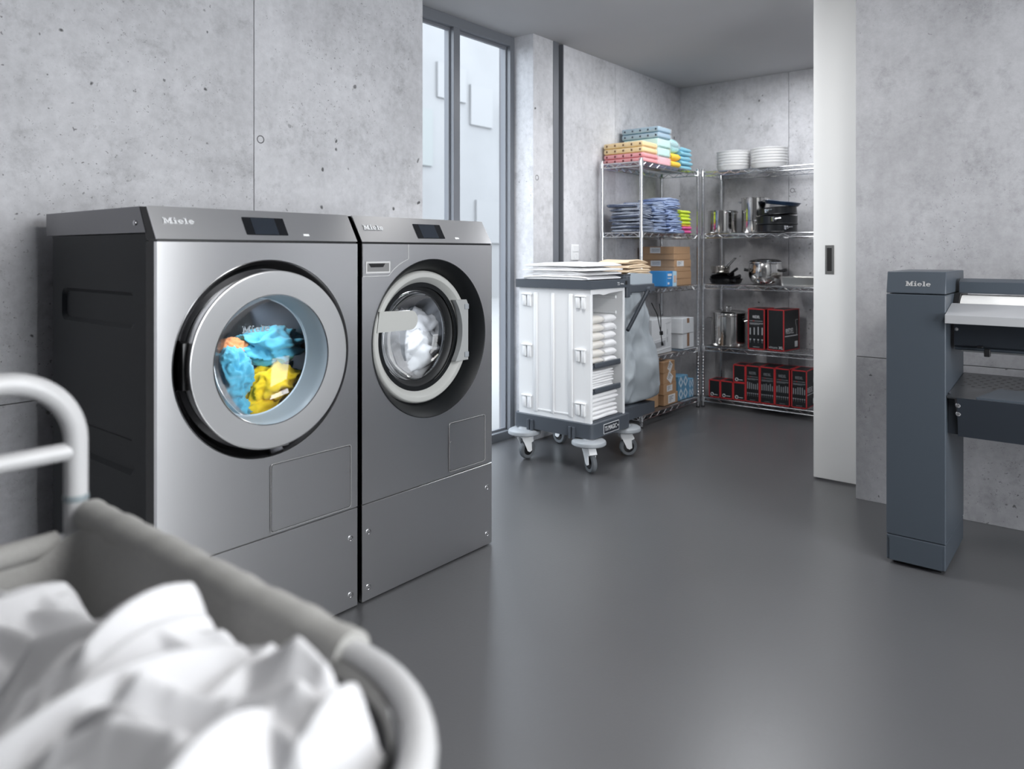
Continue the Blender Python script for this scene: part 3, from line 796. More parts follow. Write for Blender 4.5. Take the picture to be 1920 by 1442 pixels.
bm = new(); lathe(bm, [(0, 0), (0.118, 0), (0.118, -(yA - 0.022 - yB))], (3.555, yA - 0.022, 0.972), 'y', 48); t.part(bm, 'ironing_roller', ROLLER)
bar('feed_board', [(3.270, 0.990), (3.274, 0.990), (3.276, 1.018), (3.425, 1.056), (3.425, 1.060), (3.270, 1.022)], mat('feed_board_aluminium', (0.60, 0.61, 0.63, 1), 0.38, 0.6), bev=0.0007)
u = bar('finger_guard_trough', [(3.405, 0.985), (3.40, 0.895), (3.43, 0.880), (3.50, 0.875), (3.50, 0.985)], ANTHD, yA - 0.012)
bm = new(); tube(bm, [(3.428, yA - 0.012, 0.884), (3.428, yB, 0.884)], 0.010, 10); t.part(bm, 'guard_rod', ANTH)
bm = new(); box(bm, 3.360, 3.400, 0.395, 0.415, 0.893, 0.899, 0.002); box(bm, 3.37, 3.395, 0.372, 0.392, 0.860, 0.890, 0.002); t.part(bm, 'latch', BLACK, u)
bm = new(); lathe(bm, [(0.008, 0), (0.007, -0.004), (0, -0.005)], (3.404, 0.488, 0.958), 'x', 12); t.part(bm, 'trough_bolt', SCREW, u)
# laundry shelf under the roller
tr = bar('linen_tray', [(3.302, 0.702), (3.330, 0.548), (3.336, 0.548), (3.310, 0.700)], ANTHD, yA - 0.036)
bm = new(); prism(bm, [(yA, 0.712), (yA - 0.02, 0.700), (yA - 0.040, 0.552), (yA, 0.552)], (3.345, 0, 0), (0, 1, 0), (0, 0, 1), (1, 0, 0), 0.35); t.part(bm, 'tray_bracket', ANTHD, tr)
bar('tray_top', [(3.302, 0.702), (3.74, 0.742), (3.74, 0.736), (3.306, 0.696)], mat('perforated_tray_grey', srgb(88, 90, 93), 0.32, 0.7), parent=tr)
bm = new(); prism(bm, [(0.410, 3.306), (0.352, 3.470), (YR + 0.06, 3.470), (YR + 0.06, 3.306)], (0, 0, 0), (0, 1, 0), (1, 0, 0.0913), (0, 0, 1), 0.008)
bmesh.ops.translate(bm, verts=bm.verts[:], vec=(0, 0, 0.702 - 3.302 * 0.0913)); t.part(bm, 'tray_insert', ANTH, tr)
for z in (0.672, 0.638):
    bm = new(); lathe(bm, [(0.010, 0.0), (0.009, -0.005), (0.004, -0.008), (0, -0.008)], (3.3075 + (0.702 - z) * 0.18, 0.470, z), 'x', 14); t.part(bm, 'tray_bolt', SCREW, tr)
# perforation rows of the tray top
bm = new()
for i in range(44):
    for j in range(7):
        x = 3.50 + j * 0.032; y = 0.480 - i * 0.036 - (0.018 if j % 2 else 0); z = 0.7025 + (x - 3.302) * 0.0913
        if y < YR + 0.03: continue
        vsq = [bm.verts.new((x + dx_, y + dy_, z + dx_ * 0.0913)) for dx_, dy_ in ((-.006, -.006), (.006, -.006), (.006, .006), (-.006, .006))]
        bm.faces.new(vsq)
t.part(bm, 'tray_perforation', BLACK, tr, kind='stuff')

# ================================================================== LINEN CART
LC = (3.77, 2.595, 0)
t = Thing('linen_cart', 'white and grey housekeeping linen cart with open shelves beside the window', 'cart', LC)
X0, X1, Y0, Y1 = 3.580, 3.963, 2.330, 2.860
# base
bm = new(); prism(bm, rrect(X0 - 0.028, X1 + 0.030, Y0 - 0.025, Y1 + 0.025, 0.035, 5), (0, 0, 0.196), (1, 0, 0), (0, 1, 0), (0, 0, 1), 0.082)
bs = t.part(bm, 'base', GREYP)
bm = new(); prism(bm, [(X1 + 0.02, 0.215), (X1 + 0.03, 0.295), (4.375, 0.285), (4.375, 0.215)], (0, Y0 + 0.02, 0), (1, 0, 0), (0, 0, 1), (0, 1, 0), 0.47)
t.part(bm, 'base_extension', GREYP, bs)
for y in (2.43, 2.455, 2.735, 2.76):
    bm = new(); tube(bm, [(X0 - 0.032, y, 0.186), (X0 - 0.032, y, 0.252)], 0.010, 10); t.part(bm, 'base_stud', GREYP, bs)
bm = new(); prism(bm, rrect(3.675, 3.845, 0.205, 0.262, 0.003, 2), (0, Y0 - 0.0252, 0), (1, 0, 0), (0, 0, 1), (0, -1, 0), 0.0016); nb = t.part(bm, 'name_plate', PRINTW, bs)
bm = new(); prism(bm, rrect(3.678, 3.842, 0.208, 0.259, 0.002, 2), (0, Y0 - 0.0268, 0), (1, 0, 0), (0, 0, 1), (0, -1, 0), 0.0005); t.part(bm, 'plate_field', ANTHD, bs)
for body, x, s, xs in (('TS', 3.700, 0.036, 0.8), ('MAGIC', 3.770, 0.038, 0.80), ('line', 3.832, 0.016, 0.8)):
    me = text_mesh(body, s, PRINTW, frame((x - LC[0], Y0 - 0.0276 - LC[1], 0.2335), (1, 0, 0), (0, 0, 1)), 0.0006, xscale=xs); t.part_me(me, 'lettering', bs)
# white side panel with pressed ribs and clips
def white_side(x, s):
    bm = new(); box(bm, x, x + s * 0.020, Y0, Y1, 0.268, 1.052, 0.003); p = t.part(bm, 'side_panel', WHITEP)
    for y, w in ((2.470, 0.026), (2.600, 0.020), (2.728, 0.026)):
        bm = new(); box(bm, x + s * 0.002, x - s * 0.007, y - w / 2, y + w / 2, 0.300, 1.020, 0.004, 2); t.part(bm, 'panel_rib', WHITEP, p)
    for y in (2.400, 2.795):
        for z in (0.355, 0.665, 0.975):
            bm = new(); box(bm, x + s * 0.001, x - s * 0.012, y - 0.032, y - 0.008, z - 0.040, z + 0.032, 0.004, 2); box(bm, x + s * 0.001, x - s * 0.012, y + 0.004, y + 0.030, z - 0.036, z + 0.028, 0.004, 2)
            box(bm, x + s * 0.001, x - s * 0.014, y - 0.038, y + 0.036, z + 0.030, z + 0.038, 0.002); t.part(bm, 'panel_clip', WHITEP, p)
    bm = new(); box(bm, x + s * 0.001, x - s * 0.0035, 2.480, 2.592, 0.310, 0.318); box(bm, x + s * 0.001, x - s * 0.0035, 2.608, 2.72, 0.310, 0.318); t.part(bm, 'panel_ledge', WHITEP, p)
    return p
white_side(X0, 1)
bm = new(); box(bm, X1 - 0.022, X1, Y0 + 0.002, Y1, 0.268, 1.052, 0.003); p = t.part(bm, 'side_panel', WHITEP)
for k in range(5):
    z = 0.60 + k * 0.095
    bm = new(); box(bm, X1 - 0.030, X1 - 0.020, Y0 + 0.05, Y1 - 0.04, z, z + 0.020, 0.003); t.part(bm, 'shelf_runner', WHITEP, p)
bm = new(); box(bm, X0 + 0.02, X1 - 0.022, Y1 - 0.015, Y1, 0.268, 1.05); t.part(bm, 'back_panel', WHITEP)
bm = new(); box(bm, X0 + 0.02, X1 - 0.022, Y0 + 0.005, Y1 - 0.015, 0.270, 0.282); t.part(bm, 'floor_panel', GREYP)
bm = new(); prism(bm, [(X0 + 0.02, 1.050), (X0 + 0.02, 1.020), (X0 + 0.10, 1.020), (X0 + 0.14, 1.012), (X0 + 0.22, 1.022), (X1 - 0.022, 1.030), (X1 - 0.022, 1.050)], (0, Y0 + 0.004, 0), (1, 0, 0), (0, 0, 1), (0, 1, 0), 0.012); t.part(bm, 'front_lip', WHITEP)
for z in (0.605, 0.458):
    bm = new(); box(bm, X0 + 0.021, X1 - 0.030, Y0 + 0.012, Y1 - 0.02, z - 0.022, z, 0.004); s = t.part(bm, 'shelf', GREYP)
    bm = new(); box(bm, X0 + 0.05, X1 - 0.05, Y0 + 0.002, Y0 + 0.012, z - 0.010, z + 0.014, 0.003); t.part(bm, 'shelf_lip', GREYP, s)
# dark rim and tray on top
bm = new(); plate_hole(bm, X0 - 0.015, X1 + 0.012, Y0 - 0.012, Y1 + 0.012, rrect(X0 + 0.006, X1 - 0.010, Y0 + 0.010, Y1 - 0.010, 0.01, 3), 1.050, 1.100, (X0 + X1) / 2, (Y0 + Y1) / 2)
for v in bm.verts: v.co = Vector((v.co.x, v.co.z, v.co.y))
rm = t.part(bm, 'top_rim', GREYP)
bm = new(); box(bm, X0, X1 - 0.004, Y0 + 0.004, Y1 - 0.004, 1.056, 1.072); t.part(bm, 'top_tray', GREYP, rm)
for body, x, s in (('TS', 3.862, 0.026), ('cleaning', 3.905, 0.012)):
    me = text_mesh(body, s, PRINTW, frame((x - LC[0], Y0 - 0.0126 - LC[1], 1.074), (1, 0, 0), (0, 0, 1)), 0.0005); t.part_me(me, 'lettering', rm)
bm = new(); box(bm, X1 - 0.020, X1 + 0.004, Y0 - 0.0135, Y0 - 0.010, 1.066, 1.090); t.part(bm, 'rim_socket', BLACK, rm)
# casters with round bumpers
def caster(cx, cy, ang, z_b=0.178, bumper=True):
    M = Matrix.Translation((cx, cy, 0)) @ Matrix.Rotation(ang, 4, 'Z')
    bm = new(); lathe(bm, [(0, 0.020), (0.030, 0.020), (0.038, 0.012), (0.088, 0.008), (0.097, 0.002), (0.100, -0.006), (0.100, -0.016), (0.094, -0.021), (0.03, -0.022), (0, -0.022)], (0, 0, z_b), 'z', 40)
    bm.transform(M); cs = t.part(bm, 'caster', GREYM)
    bm = new(); lathe(bm, [(0, 0.018), (0.022, 0.018), (0.022, -0.02), (0, -0.02)], (0, 0, 0.150), 'z', 16)
    for s in (-1, 1):
        prism(bm, [(-0.034, 0.152), (0.034, 0.152), (0.040, 0.120), (0.052, 0.108), (0.036, 0.100), (0.010 + 0.03, 0.052), (0.022, 0.044), (0.006, 0.052), (-0.020, 0.105), (-0.034, 0.125)], (0, s * 0.024 - 0.002, 0), (1, 0, 0), (0, 0, 1), (0, 1, 0), 0.004)
    prism(bm, [(-0.034, 0.152), (0.034, 0.152), (0.056, 0.110), (0.050, 0.106), (0.03, 0.138), (-0.03, 0.138)], (0, -0.024, 0), (1, 0, 0), (0, 0, 1), (0, 1, 0), 0.048)
    bm.transform(M); t.part(bm, 'caster_fork', WHITEP, cs)
    bm = new(); lathe(bm, [(0.034, -0.013), (0.050, -0.015), (0.0555, -0.010), (0.0575, 0), (0.0555, 0.010), (0.050, 0.015), (0.034, 0.013)], (0.022, 0, 0.0575), 'y', 32)
    bm.transform(M); t.part(bm, 'caster_tyre', mat('grey_tyre', srgb(98, 102, 106), 0.55), cs)
    bm = new(); lathe(bm, [(0, -0.011), (0.030, -0.012), (0.036, -0.010), (0.036, 0.010), (0.030, 0.012), (0, 0.011)], (0.022, 0, 0.0575), 'y', 24)
    bm.transform(M); t.part(bm, 'caster_hub', BLACK, cs)
caster(3.586, 2.349, math.radians(-118)); caster(3.560, 2.800, math.radians(-12)); caster(4.010, 2.361, math.radians(-40)); caster(4.000, 2.830, math.radians(80))
# bag holder on the far side
bm = new()
box(bm, X1 + 0.013, X1 + 0.055, Y0 - 0.005, Y1, 0.985, 1.120, 0.004)
box(bm, X1 + 0.055, X1 + 0.075, Y0 - 0.003, Y0 + 0.02, 1.000, 1.065, 0.002)
bh = t.part(bm, 'holder_bracket', GREYP)
for y in (Y0 + 0.008, Y1 - 0.02):
    bm = new(); box(bm, X1 + 0.05, 4.33, y - 0.012, y + 0.012, 1.012, 1.062, 0.004); t.part(bm, 'holder_arm', GREYP, bh)
    bm = new(); tube(bm, [(4.235, y - 0.018, 1.022), (X1 + 0.012, y - 0.018, 0.785)], 0.0125, 10); t.part(bm, 'holder_strut', ANTHD, bh)
    bm = new(); lathe(bm, [(0, -0.034), (0.018, -0.034), (0.018, -0.012), (0, -0.012)], (4.240, y, 1.026), 'y', 16); t.part(bm, 'strut_pivot', GREYP, bh)
bm = new(); box(bm, 4.31, 4.345, Y0, Y1 - 0.01, 1.012, 1.048, 0.004); t.part(bm, 'holder_end_bar', GREYP, bh)
bm = new(); prism(bm, [(4.085, 1.135), (4.060, 1.128), (4.060, 1.068), (4.075, 1.060), (4.36, 1.040), (4.36, 1.122)], (0, Y0 + 0.030, 0), (1, 0, 0), (0, 0, 1), (0, 1, 0), 0.016); t.part(bm, 'lid_flap', GREYL, bh)
bm = new(); box(bm, 4.06, 4.36, Y0 + 0.046, Y1 - 0.03, 1.064, 1.078, 0.003); t.part(bm, 'holder_lid', GREYL, bh)
bm = new(); box(bm, 3.985, 4.065, Y0 + 0.02, Y1 - 0.05, 1.118, 1.128, 0.002); t.part(bm, 'lid_hinge', ANTHD, bh)
# grey laundry bag hanging in the holder
secs = [(1.015, 4.165, 2.570, 0.150, 0.215), (0.95, 4.168, 2.570, 0.158, 0.222), (0.80, 4.19, 2.575, 0.185, 0.228), (0.62, 4.215, 2.58, 0.205, 0.232), (0.48, 4.235, 2.585, 0.222, 0.235), (0.38, 4.245, 2.590, 0.235, 0.238), (0.315, 4.245, 2.595, 0.232, 0.232), (0.298, 4.235, 2.595, 0.200, 0.205)]
bm = new(); NS = 72; rows = []
Z = np.linspace(0, 1, 44); zz = [s[0] for s in secs]
for tz in Z:
    z = secs[0][0] + (secs[-1][0] - secs[0][0]) * tz
    def itp(i): return float(np.interp(-z, [-q for q in zz], [s[i] for s in secs]))
    cx_, cy_, ax_, ay_ = itp(1), itp(2), itp(3), itp(4); row = []
    for k in range(NS):
        a = 2 * PI * k / NS; c_, s_ = math.cos(a), math.sin(a)
        e = 0.62; px_ = math.copysign(abs(c_) ** e, c_); py_ = math.copysign(abs(s_) ** e, s_)
        f1 = 0.022 * math.sin(5 * a + 4 * z + 2 * noise.noise((a, z * 3, 1))) * (0.3 + 0.7 * tz) + 0.036 * noise.noise((c_ * 1.8, s_ * 1.8, z * 5)) + 0.030 * (1 - 2 * abs(noise.noise((c_ * 3.2 + 3, s_ * 3.2, z * 7 + 2)))) - 0.014
        w = min(1, (1 - tz) * 30 + 0) if tz > 0.97 else 1
        g = 1 + f1 / 0.2 * (0.25 + 0.75 * min(1, tz * 4)) * w
        row.append(bm.verts.new((cx_ + ax_ * px_ * g, cy_ + ay_ * py_ * g, z)))
    rows.append(row)
for a, b in zip(rows, rows[1:]):
    for k in range(NS): bm.faces.new((a[k], a[(k + 1) % NS], b[(k + 1) % NS], b[k]))
bm.faces.new(rows[-1])
bag = t.part(bm, 'laundry_bag', mat('grey_nylon', srgb(176, 184, 190), 0.45, noise_scale=8, noise_amt=0.05, bump=0.2, bump_scale=60), angle=180)
bm = new(); tube(bm, rounded_path([(4.24, 2.300, 0.94), (4.30, 2.290, 0.86), (4.365, 2.300, 0.74), (4.385, 2.300, 0.66)], 0.03, 4), 0.0032, 6)
tube(bm, rounded_path([(4.345, 2.300, 0.93), (4.355, 2.295, 0.85), (4.362, 2.298, 0.74), (4.372, 2.298, 0.70)], 0.03, 4), 0.0032, 6)
tube(bm, [(4.363, 2.296, 0.748), (4.366, 2.296, 0.726)], 0.012, 8); tube(bm, [(4.381, 2.300, 0.676), (4.388, 2.300, 0.656)], [0.006, 0.010], 8); t.part(bm, 'draw_cord', BLACK, bag)

# ------------------------------------------------------------------ folded textiles
def folded(w, d, h, seed, layers=2, sag=0.0, wav=0.004, nx=14, nb=5):
    """cloth folded to a w (X) x d (Y) x h slab; rounded fold along the -Y front, open layers behind"""
    rnd = random.Random(seed); bm = new()
    prof = []
    lh = h / layers
    # outline in the YZ plane: front folds rounded, one lobe per layer
    for l in range(layers):
        zc = (l + 0.5) * lh; off = rnd.uniform(-0.004, 0.004)
        for k in range(nb + 1):
            a = -PI / 2 + PI * k / nb
            prof.append((-d / 2 + lh / 2 + off - lh * 0.55 * math.cos(a), zc + lh / 2 * 0.96 * math.sin(a)))
    prof.append((0, h * (1 + 0.03 * rnd.uniform(-1, 1)))); prof.append((d / 2 - lh / 2, h))
    for l in reversed(range(layers)):
        zc = (l + 0.5) * lh; off = rnd.uniform(-0.006, 0.006)
        for k in range(nb):
            a = PI / 2 - PI * k / (nb - 1)
            prof.append((d / 2 - lh / 2 + off + lh * 0.5 * math.cos(a), zc + lh / 2 * 0.96 * math.sin(a)))
    prof.append((0, 0))
    rows = []
    for i in range(nx + 1):
        tx = i / nx; x = -w / 2 + w * tx
        e = min(tx, 1 - tx) * w; edge = 1 - 0.35 * max(0, 1 - e / (0.5 * h + 1e-6)) ** 2
        row = []
        for (y, z) in prof:
            n1 = noise.noise((x * 9 + seed, y * 9, seed * 1.3 + z * 6)); n2 = noise.noise((x * 22, y * 22 + seed, z * 20))
            zz_ = h / 2 + (z - h / 2) * edge
            dz = (n1 * wav + n2 * wav * 0.4) * min(1, z / h + 0.15) - sag * (2 * tx - 1) ** 2 * (z / h)
            row.append(bm.verts.new((x + n2 * wav * 0.8, y + n1 * wav * 1.2, max(0.0, zz_ + dz))))
        rows.append(row)
    m = len(prof)
    for a, b in zip(rows, rows[1:]):
        for k in range(m): bm.faces.new((a[k], a[(k + 1) % m], b[(k + 1) % m], b[k]))
    bm.faces.new(list(reversed(rows[0]))); bm.faces.new(rows[-1])
    return bm
ORD = ['bottom', 'second', 'third', 'fourth', 'fifth', 'sixth', 'seventh', 'eighth', 'ninth', 'tenth', 'eleventh', 'twelfth']
def nth(i, n): return 'top' if i == n - 1 else ORD[i]
def cloth_stack(name, lab, cat, group, cx, cy, z, w, d, hs, m, seed, rz=0.0, layers=2, wav=0.004, jit=0.006, sag=0.0, lean=(0, 0), rj=0.03):
    rnd = random.Random(seed); n = len(hs)
    for i, h in enumerate(hs):
        bm = folded(w * rnd.uniform(0.96, 1.02), d * rnd.uniform(0.96, 1.02), h * 0.985, seed * 31 + i, layers, sag, wav)
        lb = lab % (nth(i, n) if i or n == 1 else ORD[0])
        mm = m[i % len(m)] if isinstance(m, list) else m
        single(bm, name, mm, lb, cat, (cx + rnd.uniform(-jit, jit) + lean[0] * i, cy + rnd.uniform(-jit, jit) + lean[1] * i, z), group, local=True, rz=rz + rnd.uniform(-1, 1) * rj, angle=60)
        z += h
    return z

# sheets on top of the cart
cloth_stack('folded_sheet', 'large white folded sheet on the linen cart top, %s of its stack', 'sheet', 'sheets on the linen cart', 3.765, 2.585, 1.1005, 0.47, 0.40, [0.028, 0.024, 0.026, 0.026], WHITEC, 3, rz=PI / 2 + 0.03, layers=2, wav=0.006, sag=0.010, jit=0.008)
# beige cloths on the bag holder lid
cloth_stack('folded_cloth', 'beige folded cloth on the bag holder of the cart, %s of its stack', 'cloth', 'beige cloths on the cart', 4.275, 2.505, 1.0785, 0.30, 0.23, [0.028, 0.026, 0.028, 0.028, 0.026], BEIGE, 4, rz=0.04, layers=2, wav=0.008, sag=0.012, lean=(-0.004, 0.004))
# white and cream bath towels rolled on the upper shelf
zt = 0.6055
for i in range(6):
    h = 0.050 if i else 0.036
    bm = folded(0.150, 0.30, h, 70 + i, 1, 0.004, 0.004)
    lb = 'thick %s bath towel on the cart upper shelf, %s of its pile' % ('cream', nth(i, 6))
    single(bm, 'bath_towel', CREAM, lb, 'towel', (3.690, 2.510, zt), 'bath towels on the cart upper shelf', local=True, angle=60)
    bm = folded(0.125, 0.31, h, 90 + i, 1, 0.004, 0.004)
    single(bm, 'bath_towel', WHITEC, 'thick white bath towel beside the cream ones in the cart, %s of its pile' % nth(i, 6), 'towel', (3.835, 2.510, zt), 'bath towels on the cart upper shelf', local=True, angle=60)
    zt += h
cloth_stack('hand_towel', 'thin white hand towel on the cart middle shelf, %s of its pile', 'towel', 'hand towels on the cart middle shelf', 3.740, 2.505, 0.4585, 0.255, 0.30, [0.0155] * 7, WHITEC, 5, layers=1, wav=0.003)
cloth_stack('bath_sheet', 'white folded bath sheet on the cart bottom shelf, %s of its pile', 'towel', 'bath sheets at the bottom of the cart', 3.752, 2.515, 0.2825, 0.285, 0.33, [0.0255] * 6, WHITEC, 6, layers=1, wav=0.004)

# ================================================================== LAUNDRY TROLLEY (foreground)
TX0, TX1, TY0, TY1, TZ = -0.115, 0.500, 0.404, 1.310, 0.837
t = Thing('laundry_trolley', 'white tubular laundry trolley with grey canvas bag heaped with white laundry', 'trolley', ((TX0 + TX1) / 2, (TY0 + TY1) / 2, 0))
near = rounded_path([(TX1, 0.66, TZ), (TX1, TY0, TZ), (TX0, TY0, TZ), (TX0, 0.66, TZ)], 0.20, 12)
bm = new(); tube(bm, near, 0.0165, 14); t.part(bm, 'near_rail', TUBEW)
bm = new(); tube(bm, [(TX1, 0.60, TZ), (TX1, TY1 - 0.01, TZ)], 0.0160, 12); tube(bm, [(TX0, 0.60, TZ), (TX0, TY1 - 0.01, TZ)], 0.0160, 12); t.part(bm, 'side_rail', TUBEW)
hx0, hx1 = TX0 + 0.008, TX1 - 0.014
bm = new(); tube(bm, rounded_path([(hx1, TY1, 0.14), (hx1, TY1, 1.062), (hx0, TY1, 1.062), (hx0, TY1, 0.14)], 0.105, 12), 0.0175, 14); hdl = t.part(bm, 'push_handle', TUBEW)
bm = new(); tube(bm, [(hx0, TY1, 0.942), (hx1, TY1, 0.942)], 0.0145, 12); t.part(bm, 'handle_crossbar', TUBEW, hdl)
bm = new(); tube(bm, [(hx0, TY1, 0.797), (hx1, TY1, 0.797)], 0.0145, 12); t.part(bm, 'end_rail', TUBEW, hdl)
bm = new(); lathe(bm, [(0.0182, -0.005), (0.0190, 0), (0.0182, 0.005)], (hx1, TY1, 0.866), 'z', 16); t.part(bm, 'joint_cap', mat('grey_cap', srgb(130, 140, 144), 0.4), hdl)
for x in (TX0 + 0.02, TX1 - 0.02):
    bm = new(); tube(bm, [(x, TY0 + 0.16, 0.14), (x, TY0 + 0.16, TZ - 0.01)], 0.0150, 12); t.part(bm, 'leg', TUBEW)
bm = new(); tube(bm, rounded_path([(TX0 + 0.02, TY1, 0.15), (TX0 + 0.02, TY0 + 0.05, 0.15), (TX1 - 0.02, TY0 + 0.05, 0.15), (TX1 - 0.02, TY1, 0.15)], 0.08, 6), 0.0150, 12); t.part(bm, 'base_frame', TUBEW)
for x in (TX0 + 0.03, TX1 - 0.03):
    for y in (TY0 + 0.12, TY1 - 0.02):
        bm = new(); lathe(bm, [(0, -0.014), (0.050, -0.014), (0.060, -0.010), (0.0615, 0), (0.060, 0.010), (0.050, 0.014), (0, 0.014)], (x, y, 0.0615), 'x', 24)
        box(bm, x - 0.020, x - 0.016, y - 0.02, y + 0.02, 0.05, 0.14); box(bm, x + 0.016, x + 0.020, y - 0.02, y + 0.02, 0.05, 0.14); box(bm, x - 0.02, x + 0.02, y - 0.02, y + 0.02, 0.132, 0.142); t.part(bm, 'castor_wheel', GREYM)
# canvas bag: loops from the rail down
def loop_pts(inset, n=120):
    """rounded rectangle of the rail, inset inwards, sampled evenly by angle"""
    x0, x1, y0, y1 = TX0 + inset, TX1 - inset, TY0 + inset, TY1 - inset - 0.01; r = max(0.03, 0.20 - inset)
    pts = []
    for (cx_, cy_, a0) in ((x1 - 0.03, y1 - 0.03, 0), (x0 + 0.03, y1 - 0.03, 90)):
        pts += [(cx_ + 0.03 * math.cos(math.radians(a0 + k * 15)), cy_ + 0.03 * math.sin(math.radians(a0 + k * 15))) for k in range(7)]
    for (cx_, cy_, a0) in ((x0 + r, y0 + r, 180), (x1 - r, y0 + r, 270)):
        pts += [(cx_ + r * math.cos(math.radians(a0 + k * 9)), cy_ + r * math.sin(math.radians(a0 + k * 9))) for k in range(11)]
    pts.append(pts[0]); P_ = np.array(pts); seg = np.hypot(*np.diff(P_, axis=0).T); s = np.concatenate([[0], np.cumsum(seg)]); q = np.linspace(0, s[-1], n, endpoint=False)
    return [(float(np.interp(v, s, P_[:, 0])), float(np.interp(v, s, P_[:, 1]))) for v in q]
bm = new(); rows = []
for tz in np.linspace(0, 1, 26):
    row = []
    for (x, y) in loop_pts(0.018 + 0.035 * tz ** 0.7, 140):
        sagw = 0.0
        if y > TY1 - 0.08:   # the far end hangs below its rail between the side bars
            q = (x - TX0) / (TX1 - TX0); sagw = 0.052 * min(1.0, 9 * q * (1 - q)) 
        z = TZ + 0.006 - sagw - 0.50 * tz
        nn = noise.noise((x * 4, y * 4, z * 5)) * 0.028 + (0.5 - abs(noise.noise((x * 7 + 3, y * 7, z * 3)))) * 0.018
        cxm, cym = (TX0 + TX1) / 2, (TY0 + TY1) / 2; v = Vector((cxm - x, cym - y, 0)).normalized() * (nn * min(1, tz * 5) + 0.004)
        row.append(bm.verts.new((x + v.x, y + v.y, z)))
    rows.append(row)
for a, b in zip(rows, rows[1:]):
    k_ = len(a)
    for k in range(k_): bm.faces.new((a[k], a[(k + 1) % k_], b[(k + 1) % k_], b[k]))
bm.faces.new(rows[-1]); cb = t.part(bm, 'canvas_bag', CANVAS, angle=180)
for x in (TX0, TX1):
    bm = new(); path = [(x, 0.625 + 0.66 * i / 30, TZ + 0.001) for i in range(31)]
    tube(bm, path, [0.0245 + 0.0012 * math.sin(i * 2.1) + 0.001 * math.sin(i * 5.3) for i in range(31)], 16); t.part(bm, 'canvas_sleeve', CANVAS, cb)
bm = new(); tube(bm, [(x_, TY1 - 0.004, 0.799) for x_ in np.linspace(hx0 + 0.03, hx1 - 0.03, 12)], 0.0205, 14); t.part(bm, 'canvas_sleeve', CANVAS, cb)
bm = new(); tube(bm, [(p.x - 0.02 if p.x > 0.2 else p.x + 0.02, p.y + 0.016, p.z - 0.016) for p in near[1:-1]], 0.0075, 8); t.part(bm, 'bag_hem', mat('dark_canvas_hem', (0.05, 0.05, 0.052, 1), 0.9), cb)

# crumpled white laundry: tent-like folds hung from ridges read off the photograph
def heap(name, label, ridges, cells, x0, x1, y0, y1, base, seed, k=0.50, p=0.80, m=TROLLEYW, edge=0.06, fine=0.003):
    nx, ny = cells
    X, Yg = np.meshgrid(np.linspace(x0, x1, nx), np.linspace(y0, y1, ny))
    # domain warp
    def nz2(sc, ph):
        out = np.zeros_like(X)
        rs = np.random.RandomState(int(ph * 100) % 9999)
        for i in range(5):
            a = rs.uniform(0, 2 * PI); f_ = sc * rs.uniform(0.6, 1.5); q = rs.uniform(0, 6.28)
            out += np.sin((X * math.cos(a) + Yg * math.sin(a)) * f_ + q)
        return out / 5
    wx = X + 0.014 * nz2(20, seed + 0.1); wy = Yg + 0.014 * nz2(20, seed + 0.2)
    hs = [np.full_like(X, base)]
    for rd in ridges:
        for (a, b) in zip(rd, rd[1:]):
            ax_, ay_, az_ = a; bx_, by_, bz_ = b
            dx_, dy_ = bx_ - ax_, by_ - ay_; L2 = dx_ * dx_ + dy_ * dy_ + 1e-9
            tt = np.clip(((wx - ax_) * dx_ + (wy - ay_) * dy_) / L2, 0, 1)
            d = np.sqrt((wx - ax_ - tt * dx_) ** 2 + (wy - ay_ - tt * dy_) ** 2 + 0.004 ** 2)
            hs.append(az_ + (bz_ - az_) * tt - k * d ** p)
    rnd = random.Random(int(seed * 10))      # smaller folds between the big ones
    top = np.stack(hs).max(0)
    for q in range(70):
        i, j = rnd.randrange(ny), rnd.randrange(nx); a = rnd.uniform(0, PI); L_ = rnd.uniform(0.08, 0.22)
        cz_ = top[i, j] + rnd.uniform(0.012, 0.030)
        ax_, ay_ = X[i, j] - math.cos(a) * L_ / 2, Yg[i, j] - math.sin(a) * L_ / 2; dx_, dy_ = math.cos(a) * L_, math.sin(a) * L_
        tt = np.clip(((wx - ax_) * dx_ + (wy - ay_) * dy_) / (L_ * L_), 0, 1)
        d = np.sqrt((wx - ax_ - tt * dx_) ** 2 + (wy - ay_ - tt * dy_) ** 2 + 0.003 ** 2)
        hs.append(cz_ - 0.020 * (2 * tt - 1) ** 2 - 0.80 * d ** 0.80)
    H_ = np.stack(hs); s = 0.003
    mx = H_.max(0); Zg = mx + s * np.log(np.exp((H_ - mx) / s).sum(0))
    Zg += fine * nz2(45, seed + 0.7)
    ed = np.minimum(np.minimum(X - x0, x1 - X), np.minimum(Yg - y0, y1 - Yg))
    ed = ed + 0.02 * nz2(30, seed + 0.9)
    Zg -= 0.12 * np.clip(1 - ed / edge, 0, 1) ** 1.5
    vs_ = np.stack([X, Yg, Zg], -1).reshape(-1, 3)
    fc = [(j * nx + i, j * nx + i + 1, (j + 1) * nx + i + 1, (j + 1) * nx + i) for j in range(ny - 1) for i in range(nx - 1)]
    me = bpy.data.meshes.new(name)
    c = Vector(((x0 + x1) / 2, (y0 + y1) / 2, float(Zg.min())))
    me.from_pydata([tuple(v - np.array(c)) for v in vs_], [], fc); me.polygons.foreach_set('use_smooth', [True] * len(fc)); me.update()
    me.materials.append(m)
    o = bpy.data.objects.new(name, me); COL.objects.link(o); o.location = c
    return tag(o, label, 'laundry', 'white laundry in the trolley')
def R3(*pp): return [tuple(on_z(a, b, z)[:2]) + (z,) for a, b, z in pp]
D = 0.062
